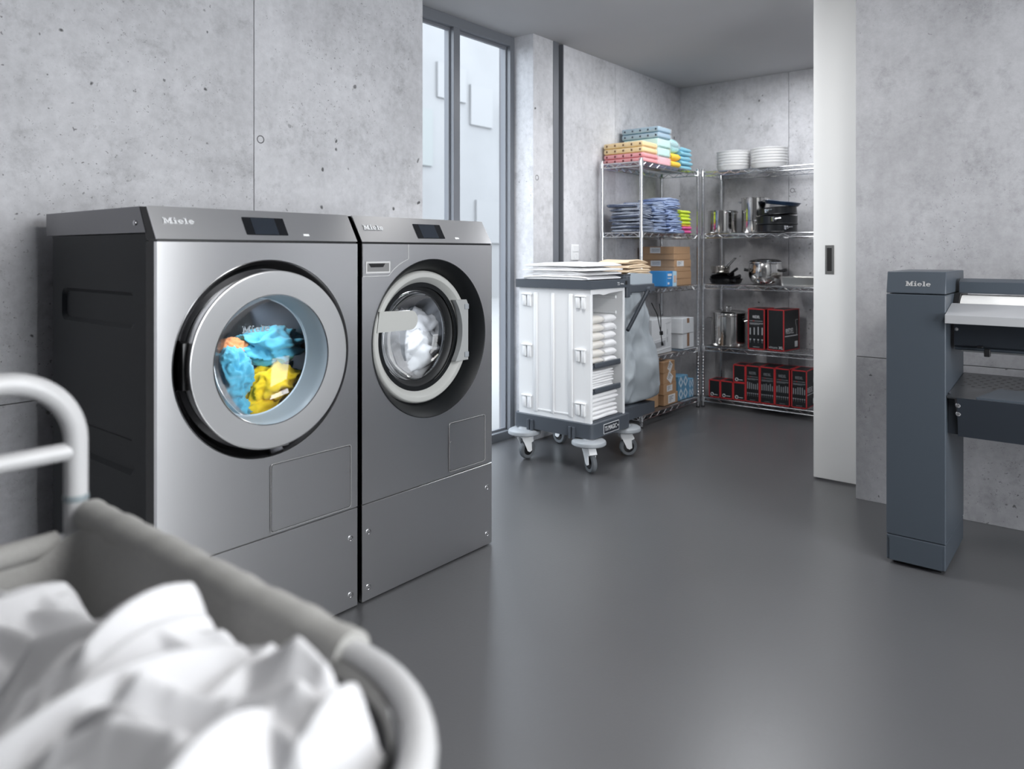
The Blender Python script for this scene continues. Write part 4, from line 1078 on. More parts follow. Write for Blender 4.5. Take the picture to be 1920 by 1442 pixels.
main_r = [R3((318, 1092, .845 + D), (255, 1145, .835 + D), (160, 1215, .825 + D), (40, 1280, .80 + D)),
          R3((318, 1092, .845 + D), (380, 1155, .80 + D), (440, 1170, .785 + D)),
          R3((548, 1176, .850 + D), (470, 1220, .825 + D), (390, 1262, .80 + D)),
          R3((548, 1176, .850 + D), (600, 1218, .838 + D), (620, 1245, .81 + D)),
          R3((272, 1240, .850 + D), (340, 1270, .838 + D), (430, 1288, .832 + D), (540, 1262, .845 + D), (592, 1300, .835 + D)),
          R3((272, 1240, .850 + D), (240, 1325, .80 + D)),
          R3((342, 1346, .850 + D), (230, 1328, .845 + D), (120, 1370, .83 + D), (20, 1442, .80 + D)),
          R3((342, 1346, .850 + D), (400, 1420, .80 + D)),
          R3((540, 1262, .845 + D), (520, 1365, .80 + D), (560, 1470, .78 + D)),
          R3((592, 1300, .835 + D), (615, 1400, .79 + D)),
          R3((100, 1245, .805 + D), (60, 1330, .79 + D)),
          R3((430, 1288, .832 + D), (440, 1380, .79 + D))]
heap('crumpled_sheet', 'large crumpled white sheet lying foremost in the grey canvas trolley', main_r, (150, 190), TX0 + 0.06, TX1 - 0.040, 0.45, 1.02, 0.735, 2.0, k=0.44, p=0.70, edge=0.045)
back_r = [R3((60, 1090, .845), (10, 1105, .845), (-60, 1125, .835)), R3((60, 1090, .845), (110, 1125, .83), (150, 1185, .80)), R3((10, 1105, .845), (20, 1200, .81)), R3((-60, 1125, .835), (-160, 1150, .83), (-300, 1180, .82)), R3((150, 1185, .80), (215, 1190, .77))]
heap('crumpled_sheet', 'rounded heap of white sheet near the push handle of the trolley', back_r, (110, 90), TX0 + 0.06, TX1 - 0.06, 0.84, 1.22, 0.68, 5.0, k=0.42, p=0.80, edge=0.06)
# ================================================================== WIRE RACKS
def wire_rack(name, label, x0, x1, y0, y1, shelves, top, front_axis):
    t = Thing(name, label, 'shelf', ((x0 + x1) / 2, (y0 + y1) / 2, 0), group='chrome wire racks in the store room')
    # grooved posts
    bm = new(); prof = [(0, 0.012), (0.0125, 0.012)]
    z = 0.03
    while z < top - 0.02:
        prof += [(0.0125, z), (0.0112, z + 0.0015), (0.0112, z + 0.0035), (0.0125, z + 0.005)]; z += 0.0254
    prof += [(0.0125, top), (0, top)]
    lathe(bm, prof, (0, 0, 0), 'z', 12); pme = mesh_from(bm, 'post', CHROME)
    bm = new(); lathe(bm, [(0, 0), (0.013, 0), (0.015, 0.004), (0.010, 0.014), (0, 0.014)], (0, 0, 0), 'z', 12); fme = mesh_from(bm, 'levelling_foot', BLACK)
    bm = new(); lathe(bm, [(0.0128, 0), (0.0195, 0), (0.0175, 0.040), (0.0128, 0.040)], (0, 0, 0), 'z', 14); cme = mesh_from(bm, 'shelf_collar', CHROME)
    for cx_, cy_ in ((x0, y0), (x1, y0), (x0, y1), (x1, y1)):
        p = t.part_me(pme, 'post'); p.location = (cx_ - t.loc.x, cy_ - t.loc.y, 0)
        f_ = t.part_me(fme, 'levelling_foot', p)
    ix0, ix1, iy0, iy1 = x0 + 0.013, x1 - 0.013, y0 + 0.013, y1 - 0.013
    bm = new()
    H1, H0 = 0.0, -0.034   # top and bottom rail of the truss edge
    def side(a, b):
        a, b = Vector(a), Vector(b); L_ = (b - a).length
        for z in (H1 - 0.003, H0):
            tube(bm, [a + Vector((0, 0, z)), b + Vector((0, 0, z))], 0.0036, 6)
        n = max(2, int(round(L_ / 0.052))); pts = []
        for i in range(n + 1): pts.append(a.lerp(b, i / n) + Vector((0, 0, (H1 - 0.004) if i % 2 else H0)))
        tube(bm, pts, 0.0028, 5)
    side((ix0, y0, 0), (ix1, y0, 0)); side((ix0, y1, 0), (ix1, y1, 0)); side((x0, iy0, 0), (x0, iy1, 0)); side((x1, iy0, 0), (x1, iy1, 0))
    tr = bm
    bm = new()
    if front_axis == 'y':   # wires run front to back
        n = int((x1 - x0) / 0.0215)
        for i in range(1, n):
            x = x0 + (x1 - x0) * i / n; tube(bm, [(x, y0, 0), (x, y1, 0)], 0.0017, 4, caps=False)
        for q in (1 / 3, 2 / 3): tube(bm, [(x0, y0 + (y1 - y0) * q, -0.005), (x1, y0 + (y1 - y0) * q, -0.005)], 0.003, 5)
    else:
        n = int((y1 - y0) / 0.0215)
        for i in range(1, n):
            y = y0 + (y1 - y0) * i / n; tube(bm, [(x0, y, 0), (x1, y, 0)], 0.0017, 4, caps=False)
        for q in (1 / 3, 2 / 3): tube(bm, [(x0 + (x1 - x0) * q, y0, -0.005), (x0 + (x1 - x0) * q, y1, -0.005)], 0.003, 5)
    gme = mesh_from(bm, 'wire_grid', CHROME, (t.loc.x, t.loc.y, 0)); tme = mesh_from(tr, 'shelf', CHROME, (t.loc.x, t.loc.y, 0))
    for z in shelves:
        s = t.part_me(tme, 'shelf'); s.location = (0, 0, z - 0.002)
        g = t.part_me(gme, 'wire_grid', s)
        for cx_, cy_ in ((x0, y0), (x1, y0), (x0, y1), (x1, y1)):
            c = t.part_me(cme, 'shelf_collar', s); c.location = (cx_ - t.loc.x, cy_ - t.loc.y, -0.037)
    return t
SA = [1.925, 1.412, 1.000, 0.492, 0.086]
SB = [1.925, 1.418, 1.005, 0.500, 0.084]
wire_rack('wire_rack', 'chrome wire rack with towels and cartons along the storage side wall', 4.715, 5.650, 2.640, 2.970, SA, 1.945, 'y')
wire_rack('wire_rack', 'chrome wire rack with pots and black boxes along the storage back wall', 5.690, 6.055, 1.685, 2.615, SB, 1.945, 'x')

# ------------------------------------------------------------------ rack along the side wall
# wrapped cleaning cloth packs on the top shelf
def cloth_pack(label, x0, x1, y0, y1, z0, z1, color, name, dots=True):
    m = mat('pack_' + name, color, 0.55, noise_scale=25, noise_amt=0.05)
    t = Thing('cloth_pack', label, 'pack', ((x0 + x1) / 2, (y0 + y1) / 2, z0), group='wrapped cleaning cloths on the top shelf')
    bm = new(); box(bm, x0, x1, y0, y1, z0, z1, 0.012, 3); b = t.part(bm, 'cloth_bundle', m)
    # folded ends on the long front
    bm = new(); n = 9
    for i in range(n):
        x = x0 + 0.02 + (x1 - x0 - 0.04) * (i + 0.5) / n; w = (x1 - x0 - 0.04) / n * 0.42
        box(bm, x - w, x + w, y0 - 0.006, y0 + 0.004, z0 + 0.006, z1 - 0.006, 0.003)
    t.part(bm, 'folded_ends', m, b)
    if dots:
        bm = new(); lathe(bm, [(0.0095, -0.0002), (0.007, -0.0022), (0, -0.003)], (0, 0, 0), 'x', 10)
        me = mesh_from(bm, 'dot_print', mat('pack_dark_dot_' + name, (color[0] * .16, color[1] * .12, color[2] * .14, 1), 0.7))
        for i in range(5):
            o = t.part_me(me, 'dot_print', b); o.location = (x0 - t.loc.x, y0 + 0.02 + (y1 - y0 - 0.05) * i / 4 - t.loc.y, (z1 - z0) / 2)
    bm = new(); box(bm, x0 - 0.002, x1 + 0.002, y0 - 0.009, y1 + 0.002, z0 + 0.0005, z1 + 0.0015, 0.014, 3); t.part(bm, 'film_wrap', FILM, b)
zT = SA[0] + 0.002
RED, YEL, BLU, MINT, PINK = srgb(238, 110, 116), srgb(246, 208, 110), srgb(110, 165, 190), srgb(190, 232, 222), srgb(244, 170, 180)
hgt = 0.0345
cloth_pack('red dotted cloth pack, bottom of the four on the top rack shelf', 4.790, 5.03, 2.672, 3.005, zT, zT + hgt, RED, 'red')
cloth_pack('red dotted cloth pack lying under the two yellow packs', 4.790, 5.03, 2.672, 3.005, zT + .036, zT + .036 + hgt, RED, 'red')
cloth_pack('yellow dotted cloth pack lying directly on the red packs', 4.790, 5.02, 2.672, 3.005, zT + .073, zT + .073 + .040, YEL, 'yellow')
cloth_pack('yellow dotted cloth pack, upper of two beside the mint packs', 4.790, 5.02, 2.672, 3.005, zT + .115, zT + .115 + .040, YEL, 'yellow')
cloth_pack('pale pink cloth pack on the shelf beneath the mint packs', 5.035, 5.235, 2.675, 2.975, zT, zT + .066, PINK, 'pink', False)
cloth_pack('mint cloth pack resting on the pale pink pack', 5.030, 5.230, 2.675, 2.975, zT + .0685, zT + .0685 + .066, MINT, 'mint', False)
cloth_pack('mint cloth pack, upper of two below the blue packs', 5.028, 5.235, 2.675, 2.975, zT + .1375, zT + .1375 + .066, MINT, 'mint', False)
cloth_pack('blue dotted cloth pack, lower of two at the very top', 5.030, 5.238, 2.672, 2.990, zT + .2065, zT + .2065 + .042, BLU, 'blue')
cloth_pack('blue dotted cloth pack, topmost of the whole pile', 5.030, 5.238, 2.672, 2.990, zT + .2515, zT + .2515 + .042, BLU, 'blue')
SKY = mat('sky_blue_microfibre', srgb(140, 205, 226), 0.9, sheen=0.3, bump=0.3, bump_scale=300)
AQ = mat('aqua_microfibre', srgb(160, 220, 222), 0.85, sheen=0.2)
YW_ = mat('yellow_microfibre', srgb(250, 205, 60), 0.85, sheen=0.2)
for i in range(2):
    bm = folded(0.155, 0.24, 0.058, 210 + i, 1, 0, 0.006)
    single(bm, 'yellow_cloth_bag', YW_, 'bright yellow cloth bundle beside the mint packs, %s of two' % ('lower', 'upper')[i], 'cloth', (5.330, 2.795, zT + i * 0.059), 'cleaning cloth bundles at the end of the top shelf', local=True, angle=60)
cloth_stack('microfibre_cloth', 'sky blue microfibre cloth at the end of the top shelf, %s of its stack', 'cloth', 'sky blue cloths on the top shelf', 5.532, 2.790, zT, 0.195, 0.22, [0.036, 0.038, 0.038, 0.038, 0.036], SKY, 8, layers=1, wav=0.007, lean=(0.000, 0))
t = Thing('aqua_cloth_bag', 'aqua cloth bundle in clear film on top of the yellow and blue cloths', 'pack', (5.335, 2.80, zT + 0.119), group='cleaning cloth bundles at the end of the top shelf')
bm = folded(0.145, 0.22, 0.115, 231, 2, 0.006, 0.010); t.part(bm, 'cloth_bundle', AQ, local=True, angle=60)
bm = folded(0.165, 0.235, 0.124, 232, 1, 0.01, 0.014); t.part(bm, 'film_bag', FILM, local=True, angle=60)

# checked blue tea towels on the second shelf
def checked(name, a, b, c):
    m = bpy.data.materials.new(name); m.use_nodes = True; nt = m.node_tree; N = nt.nodes; L = nt.links; bs_ = N['Principled BSDF']
    bs_.inputs['Roughness'].default_value = 0.9
    tc = N.new('ShaderNodeTexCoord')
    def wave(dirn, sc):
        w = N.new('ShaderNodeTexWave'); w.bands_direction = dirn; w.inputs['Scale'].default_value = sc; w.inputs['Distortion'].default_value = 1.2; w.inputs['Detail Scale'].default_value = 3
        L.new(tc.outputs['Object'], w.inputs['Vector']); return w.outputs['Fac']
    w1, w2 = wave('X', 26), wave('Z', 42)
    mu = N.new('ShaderNodeMath'); mu.operation = 'MULTIPLY'; L.new(w1, mu.inputs[0]); L.new(w2, mu.inputs[1])
    r = N.new('ShaderNodeValToRGB'); e = r.color_ramp.elements
    e[0].position = 0.12; e[0].color = a; e[1].position = 0.55; e[1].color = c
    k = e.new(0.3); k.color = b
    L.new(mu.outputs[0], r.inputs[0]); L.new(r.outputs[0], bs_.inputs['Base Color'])
    return m
TT = [checked('checked_navy_towel', srgb(60, 70, 94), srgb(134, 146, 168), srgb(214, 222, 234)), checked('checked_blue_towel', srgb(86, 106, 148), srgb(160, 180, 214), srgb(226, 236, 248)), checked('checked_sky_towel', srgb(100, 122, 170), srgb(170, 190, 226), srgb(222, 234, 250))]
def ragged_stack(lab, cx_, cy_, w, d, hs, m, seed, lean):
    cloth_stack('tea_towel', lab, 'towel', 'checked tea towels on the second shelf', cx_, cy_, SA[1] + 0.002, w, d, hs, m, seed, layers=2, wav=0.014, jit=0.013, sag=0.006, lean=lean, rj=0.09)
ragged_stack('blue-grey checked tea towel in the stack beside the front post, %s of it', 4.845, 2.790, 0.190, 0.255, [0.026] * 8, TT[0], 21, (0.002, 0.003))
ragged_stack('blue checked tea towel in the middle tea towel stack, %s of it', 5.060, 2.785, 0.205, 0.250, [0.026] * 9, TT[1], 22, (0.002, 0.002))
ragged_stack('light blue checked tea towel in the stack beside the neon cloths, %s of it', 5.300, 2.785, 0.225, 0.250, [0.0275] * 10, TT[2], 23, (-0.002, 0.003))
NY = mat('neon_yellow_cloth', srgb(226, 246, 84), 0.9); NP = mat('neon_pink_cloth', srgb(240, 110, 172), 0.9); NO = mat('neon_orange_cloth', srgb(250, 196, 96), 0.9)
cloth_stack('neon_cloth', 'neon cleaning cloth on the second shelf beside the tea towels, %s of its pile', 'cloth', 'neon cloths on the second shelf', 5.545, 2.790, SA[1] + 0.002, 0.165, 0.21, [0.030, 0.030, 0.012, 0.030, 0.030, 0.030, 0.028], [NP, NP, NO, NY, NY, NY, NY], 24, layers=1, wav=0.006, lean=(-0.003, 0))

# cartons
def carton(name, label, x0, x1, y0, y1, z0, z1, m, group=None, rz=0.0, sticker=None, tape=None, flaps=True, cat='box', side_sticker=None):
    """origin at the base centre; front faces -Y"""
    w, d, h = x1 - x0, y1 - y0, z1 - z0
    t = Thing(name, label, cat, ((x0 + x1) / 2, (y0 + y1) / 2, z0), rz, group)
    bm = new(); box(bm, -w / 2, w / 2, -d / 2, d / 2, 0, h - 0.0005, 0.002); b = t.part(bm, 'carton', m, local=True)
    if flaps:
        bm = new(); box(bm, -w / 2 + 0.001, -0.0008, -d / 2 + 0.001, d / 2 - 0.001, h - 0.0012, h + 0.0002); box(bm, 0.0008, w / 2 - 0.001, -d / 2 + 0.001, d / 2 - 0.001, h - 0.0012, h + 0.0002); t.part(bm, 'top_flap', m, b, local=True)
    if tape:
        a0, a1, zz0, zz1 = tape
        bm = new(); box(bm, a0 * w - w / 2, a1 * w - w / 2, -d / 2 - 0.0006, -d / 2 + 0.001, zz0 * h, zz1 * h); t.part(bm, 'tape', TAPE, b, local=True)
    if sticker:
        a0, a1, q0, q1, rot = sticker
        cx_, cz_ = ((a0 + a1) / 2 - 0.5) * w, (q0 + q1) / 2 * h; sw, sh = (a1 - a0) * w / 2, (q1 - q0) * h / 2
        M = Matrix.Translation((cx_, -d / 2 - 0.0004, cz_)) @ Matrix.Rotation(rot, 4, 'Y')
        bm = new(); box(bm, -sw, sw, -0.0004, 0.0004, -sh, sh, M=M); s = t.part(bm, 'paper_label', PAPER, b, local=True)
        bm = new()
        for k, (q, l_) in enumerate(((0.6, 0.8), (0.25, 0.55), (-0.1, 0.7), (-0.5, 0.4))):
            box(bm, -sw * 0.8, -sw * 0.8 + 2 * sw * 0.8 * l_, -0.0009, -0.0004, sh * q - sh * 0.08, sh * q + sh * 0.08, M=M)
        t.part(bm, 'label_print', PRINTG, b, local=True)
    if side_sticker:
        a0, a1, q0, q1 = side_sticker
        bm = new(); box(bm, -w / 2 - 0.0008, -w / 2 + 0.0004, a0 * d - d / 2, a1 * d - d / 2, q0 * h, q1 * h); t.part(bm, 'paper_label', PAPER, b, local=True)
        bm = new()
        for q in (0.3, 0.5, 0.7): box(bm, -w / 2 - 0.0012, -w / 2 - 0.0006, (a0 + 0.02) * d - d / 2, (a1 - 0.05) * d - d / 2, (q0 + (q1 - q0) * q - 0.03) * h, (q0 + (q1 - q0) * q + 0.03) * h)
        t.part(bm, 'label_print', PRINTG, b, local=True)
    return t
z = SA[2] + 0.002
lays = [(0.052, 0.0, (0.35, 0.45, 0.2, 0.6, 0)), (0.056, 0.004, None), (0.035, -0.004, None), (0.056, -0.002, (0.15, 0.55, 0.12, 0.88, 0.0)), (0.045, -0.012, None), (0.058, -0.016, None)]
for i, (h, dx_, st) in enumerate(lays):
    if i == 0: st = None
    carton('flat_carton', 'flat brown carton on the third rack shelf, %s of six stacked' % nth(i, 6), 5.302 + dx_, 5.588 + dx_, 2.672, 2.955, z, z + h, CARD, 'flat brown cartons on the third shelf', rz=0.012 * (i % 3 - 1), sticker=st,
           side_sticker=(0.42, 0.74, 0.12, 0.9) if i in (3, 5) else None, tape=(0.02, 0.98, 0.0, 0.06) if i == 1 else None)
    z += h + 0.001
t = Thing('blue_box', 'small blue printed box in front of the flat brown cartons', 'box', (5.215, 2.745, SA[2] + 0.002))
bm = new(); box(bm, 5.135, 5.296, 2.655, 2.835, SA[2] + 0.002, SA[2] + 0.118, 0.002); b = t.part(bm, 'carton', mat('blue_carton', srgb(60, 140, 205), 0.45))
bm = new(); box(bm, 5.232, 5.2965, 2.6540, 2.6555, SA[2] + 0.002, SA[2] + 0.1175); t.part(bm, 'pale_print', mat('pale_blue_print', srgb(190, 222, 240), 0.45), b)
bm = new(); box(bm, 5.248, 5.285, 2.6530, 2.6545, SA[2] + 0.030, SA[2] + 0.085); t.part(bm, 'picture_print', mat('skin_tone_print', srgb(214, 184, 168), 0.5), b)
bm = new(); box(bm, 5.150, 5.215, 2.6535, 2.6552, SA[2] + 0.082, SA[2] + 0.100); box(bm, 5.150, 5.205, 2.6535, 2.6552, SA[2] + 0.062, SA[2] + 0.069); box(bm, 5.150, 5.175, 2.6535, 2.6552, SA[2] + 0.018, SA[2] + 0.034); t.part(bm, 'white_print', PRINTW, b)
z = SA[3] + 0.002
t = carton('white_carton', 'large pale grey carton standing beside the laundry bag on the rack', 4.93, 5.246, 2.672, 2.930, z + 0.004, z + 0.268, CARDG)
t.o.location.z = z
bm = new(); w_ = 0.158; y_ = -0.129 - 0.001
tube(bm, [(x, y_, zz) for x, zz in ((0.058, 0.225), (0.140, 0.232), (0.140, 0.040), (-0.13, 0.022), (-0.13, 0.105), (0.058, 0.118))], 0.0014, 4, closed=True); t.part(bm, 'white_outline_print', PRINTW, local=True)
bm = new()
for i in range(9): box(bm, -0.112 + i * 0.019, -0.101 + i * 0.019, y_ - 0.0004, y_ + 0.0006, 0.045 + i * 0.001, 0.088 + i * 0.001)
for k in range(2): box(bm, 0.085, 0.090, y_ - 0.0004, y_ + 0.0006, 0.08 + k * 0.06, 0.12 + k * 0.06)
t.part(bm, 'tally_print', PRINTG, local=True)
carton('white_carton', 'white taped carton, lower of two beside the chrome corner post', 5.425, 5.632, 2.668, 2.930, z, z + 0.120, CARDW, 'white taped cartons', tape=(0.40, 0.60, 0.12, 1.0))
carton('white_carton', 'white taped carton, upper of two beside the chrome corner post', 5.415, 5.625, 2.665, 2.930, z + 0.121, z + 0.241, CARDW, 'white taped cartons', rz=0.01, tape=(0.40, 0.60, 0.68, 1.0))
z = SA[4] + 0.002
hs = [0.083, 0.083, 0.083, 0.083]; st = [(0.30, 0.80, 0.12, 0.90, 0), (0.25, 0.68, 0.25, 0.80, 0), (0.32, 0.72, 0.10, 0.90, 0.6), (0.42, 0.74, 0.08, 0.92, 0.6)]
for i in range(4):
    dx_ = (0.0, -0.012, -0.010, -0.016)[i]
    carton('small_carton', 'small brown labelled carton at the rack bottom, %s of the stack of four' % nth(i, 4), 5.115 + dx_, 5.345 + dx_ - 0.012 * i, 2.668, 2.93, z, z + hs[i], CARD, 'small brown cartons on the bottom shelf', rz=0.02 * (i % 2), sticker=st[i])
    z += hs[i] + 0.001
z = SA[4] + 0.002
for i in range(3):
    carton('small_carton', 'brown carton half hidden behind the hanging laundry bag, %s of three' % nth(i, 3), 4.86, 5.085, 2.70, 2.94, z, z + 0.110 - 0.002 * i, CARD, 'brown cartons behind the laundry bag', rz=0.01 * i, sticker=None); z += 0.111 - 0.002 * i
DIA = mat('blue_diamond_card', srgb(104, 156, 190), 0.5)
def diamond_box(label, x0, x1, y0, y1, z0, z1, cols):
    t = Thing('diamond_box', label, 'box', ((x0 + x1) / 2, (y0 + y1) / 2, z0), group='blue diamond boxes on the bottom shelf')
    bm = new(); box(bm, x0, x1, y0, y1, z0, z1, 0.002); b = t.part(bm, 'carton', DIA)
    bm = new(); w = (x1 - x0) / cols; rows_ = max(1, int(round((z1 - z0) / (w * 1.5)))); h = (z1 - z0) / rows_
    for i in range(cols):
        for j in range(rows_):
            cx_, cz_ = x0 + (i + 0.5) * w, z0 + (j + 0.5) * h
            o_ = [(0, .47), (.46, 0), (0, -.47), (-.46, 0)]; q_ = [(0, .28), (.27, 0), (0, -.28), (-.27, 0)]
            for k in range(4):
                k2 = (k + 1) % 4
                prism(bm, [(cx_ + o_[k][0] * w, cz_ + o_[k][1] * h), (cx_ + o_[k2][0] * w, cz_ + o_[k2][1] * h), (cx_ + q_[k2][0] * w, cz_ + q_[k2][1] * h), (cx_ + q_[k][0] * w, cz_ + q_[k][1] * h)], (0, y0 - 0.0008, 0), (1, 0, 0), (0, 0, 1), (0, 1, 0), 0.001)
    t.part(bm, 'diamond_print', mat('white_diamond_print', srgb(214, 228, 238), 0.5), b)
z = SA[4] + 0.002
diamond_box('taller blue box with white diamonds beside the small brown cartons', 5.372, 5.535, 2.675, 2.90, z, z + 0.190, 2)
diamond_box('shorter blue box with white diamonds beside the chrome corner post', 5.540, 5.628, 2.668, 2.86, z, z + 0.150, 2)

# ------------------------------------------------------------------ rack along the back wall
def bowl_pile(cx_, cy_, rx, z, n, lab, tag_):
    for i in range(n):
        bm = new(); h = 0.050 if i == 0 else 0.050
        lathe(bm, [(0, 0.0), (0.80, 0.0), (0.88, 0.006), (0.955, h * 0.55), (0.985, h - 0.004), (1.0, h - 0.002), (0.995, h), (0.975, h - 0.002), (0.93, h * 0.55), (0.80, 0.012), (0, 0.010)], (0, 0, 0), 'z', 40)
        for v in bm.verts: v.co.x *= rx * 0.86; v.co.y *= rx
        single(bm, 'serving_bowl', mat('white_porcelain', (0.82, 0.82, 0.82, 1), 0.18, coat=0.3), lab % nth(i, n), 'bowl', (cx_, cy_, z), 'white bowls on the rack top', local=True)
        z += 0.0225
bowl_pile(5.875, 2.432, 0.140, SB[0] + 0.002, 6, 'white oval serving bowl in the pile nearer the corner, %s of six', 'a')
bowl_pile(5.865, 2.132, 0.147, SB[0] + 0.002, 6, 'white oval serving bowl in the pile nearer the sliding door, %s of six', 'b')

def pot(name, label, cx_, cy_, z, r, h, handles=(), lid=False, band=None, m=POT):
    t = Thing(name, label, 'pot', (cx_, cy_, z))
    bm = new(); lathe(bm, [(0, 0), (r * 0.94, 0), (r * 0.985, 0.004), (r, 0.012), (r, h - 0.004), (r * 1.035, h - 0.001), (r * 1.035, h + 0.001), (r * 0.975, h), (r * 0.965, 0.014), (0, 0.010)], (0, 0, 0), 'z', 48); b = t.part(bm, 'pot_body', m, local=True)
    if band:
        bm = new(); lathe(bm, [(r * 1.001, band - 0.002), (r * 1.012, band), (r * 1.001, band + 0.002)], (0, 0, 0), 'z', 48); t.part(bm, 'seam_ring', STEEL_D, b, local=True)
    for a, hz in handles:
        M = Matrix.Rotation(math.radians(a), 4, 'Z')
        bm = new(); w = min(0.055, r * 0.42)
        pth = rounded_path([(r * 0.97, -w, hz), (r + 0.035, -w * 0.9, hz + 0.012), (r + 0.035, w * 0.9, hz + 0.012), (r * 0.97, w, hz)], 0.018, 5); tube(bm, pth, 0.0042, 8)
        bm.transform(M); t.part(bm, 'pot_handle', CHROME, local=True)
    if lid:
        bm = new(); lathe(bm, [(r * 1.04, h + 0.001), (r * 1.045, h + 0.006), (r * 0.99, h + 0.012), (r * 0.8, h + 0.020), (r * 0.3, h + 0.026), (0, h + 0.027)], (0, 0, 0), 'z', 48); l_ = t.part(bm, 'pot_lid', m, local=True)
        bm = new(); tube(bm, rounded_path([(-0.045, 0, h + 0.024), (-0.04, 0, h + 0.052), (0.04, 0, h + 0.052), (0.045, 0, h + 0.024)], 0.014, 4), 0.005, 8); t.part(bm, 'lid_handle', CHROME, l_, local=True)
        bm = new(); lathe(bm, [(r * 1.005, h - 0.022), (r * 1.02, h - 0.016), (r * 1.02, h - 0.004), (r * 1.005, h)], (0, 0, 0), 'z', 48); t.part(bm, 'rim_band', m, b, local=True)
    return t
z = SB[1] + 0.002
pot('stock_pot', 'wide shiny steel pot at the corner end of the back rack', 5.85, 2.520, z, 0.118, 0.185, [(-120, 0.160), (60, 0.160)])
pot('stock_pot', 'tall slim steel pot between wide pot and black cake tins', 5.93, 2.268, z, 0.112, 0.285, [(-105, 0.250), (75, 0.250)], band=0.100)
KT = mat('black_nonstick_tin', (0.010, 0.011, 0.013, 1), 0.28)
def cake_tin(label, cx_, cy_, z, r, h, clasp, tilt=0.0):
    t = Thing('cake_tin', label, 'cake tin', (cx_, cy_, z), group='black springform tins on the back rack'); t.o.rotation_euler = (tilt, 0, 0)
    bm = new(); lathe(bm, [(0, 0), (r * 1.0, 0), (r * 1.03, 0.003), (r * 1.0, 0.008), (r, h - 0.003), (r * 1.02, h - 0.001), (r * 1.01, h), (r * 0.975, h - 0.003), (r * 0.975, 0.012), (0, 0.010)], (0, 0, 0), 'z', 44); t.part(bm, 'tin_body', KT, local=True)
    M = Matrix.Rotation(math.radians(clasp), 4, 'Z')
    bm = new(); box(bm, r * 0.99, r + 0.008, -0.030, -0.012, h * 0.30, h * 0.82, 0.002); box(bm, r * 0.99, r + 0.010, -0.008, 0.004, h * 0.40, h * 0.78, 0.003)
    tube(bm, [(r + 0.008, -0.02, h * 0.55), (r + 0.012, 0.0, h * 0.60), (r + 0.010, 0.022, h * 0.66), (r + 0.006, 0.034, h * 0.66)], [0.004, 0.006, 0.005, 0.008], 8)
    bm.transform(M); t.part(bm, 'clasp', CHROME, local=True)
cake_tin('black springform tin, bottom of three beside the tall pot', 5.80, 2.050, z, 0.150, 0.060, 230)
cake_tin('black springform tin, middle of three beside the tall pot', 5.80, 2.048, z + 0.0605, 0.150, 0.066, 196)
cake_tin('smaller black springform tin under the blue lid', 5.80, 2.042, z + 0.132, 0.142, 0.060, 172, math.radians(-4.0))
t = Thing('enamel_lid', 'dark blue speckled flan dish lying on the black tins', 'dish', (5.80, 2.010, z + 0.212)); t.o.rotation_euler = (math.radians(7.5), 0, 0)
bm = new(); lathe(bm, [(0, 0), (0.118, 0), (0.126, 0.010), (0.134, 0.024), (0.140, 0.026), (0.138, 0.029), (0.128, 0.026), (0.116, 0.006), (0, 0.005)], (0, 0, 0), 'z', 48); t.part(bm, 'dish', mat('navy_enamel', srgb(38, 60, 88), 0.3, noise_scale=90, noise_amt=0.5), local=True)
# pans on the third shelf
z = SB[2] + 0.002
def pan(name, label, cx_, cy_, z, r, h, m, ha, hl, hm, loop=False, rise=0.35):
    t = Thing(name, label, 'pan', (cx_, cy_, z), group='frying pans and saucepans on the back rack')
    bm = new(); lathe(bm, [(0, 0), (r * 0.80, 0), (r * 0.86, 0.004), (r * 0.98, h - 0.002), (r, h), (r * 0.96, h - 0.001), (r * 0.83, 0.008), (0, 0.006)], (0, 0, 0), 'z', 40); t.part(bm, 'pan_body', m, local=True)
    a = math.radians(ha); u = Vector((math.cos(a), math.sin(a), 0)); w = Vector((-u.y, u.x, 0)); p0 = u * (r * 0.97) + Vector((0, 0, h * 0.75)); p1 = u * (r + hl) + Vector((0, 0, h * 0.75 + hl * rise))
    bm = new()
    if loop:
        tube(bm, [p0 - w * 0.012, p1 - w * 0.009], 0.0042, 8); tube(bm, [p0 + w * 0.012, p1 + w * 0.009], 0.0042, 8); tube(bm, [p1 - w * 0.012, p1 + w * 0.012], 0.0045, 8)
    else: tube(bm, [p0, p0.lerp(p1, 0.35), p1], [0.008, 0.010, 0.011], 10)
    t.part(bm, 'pan_handle', hm, local=True)
pan('frying_pan', 'black frying pan, bottom one of the nested pans', 5.86, 2.492, z, 0.138, 0.042, KT, -140, 0.08, KT, rise=0.02)
pan('frying_pan', 'black frying pan resting inside the bottom frying pan', 5.86, 2.495, z + 0.010, 0.128, 0.052, KT, -133, 0.14, KT, rise=0.18)
pan('sauce_pan', 'low steel saucepan inside the nested frying pans', 5.85, 2.515, z + 0.021, 0.098, 0.068, POT, -128, 0.13, KT, rise=0.42)
pan('sauce_pan', 'small steel saucepan with looped handle, uppermost of the nested pans', 5.84, 2.530, z + 0.088, 0.082, 0.055, mat('satin_pan_steel', (0.66, 0.63, 0.58, 1), 0.22, 1.0), -125, 0.13, CHROME, True, rise=0.62)
t = Thing('glass_bowl_pot', 'round mirror-steel bowl with glass lid beside the steel tray', 'bowl', (5.88, 2.170, z))
r = 0.132
bm = new(); lathe(bm, [(0, 0), (r * .60, 0.002), (r * .82, 0.022), (r * .97, 0.065), (r, 0.10), (r * .98, 0.140), (r * .94, 0.165), (r * .97, 0.170), (r * .92, 0.166), (r * .95, 0.10), (r * .80, 0.028), (0, 0.008)], (0, 0, 0), 'z', 48); t.part(bm, 'bowl', POT, local=True)
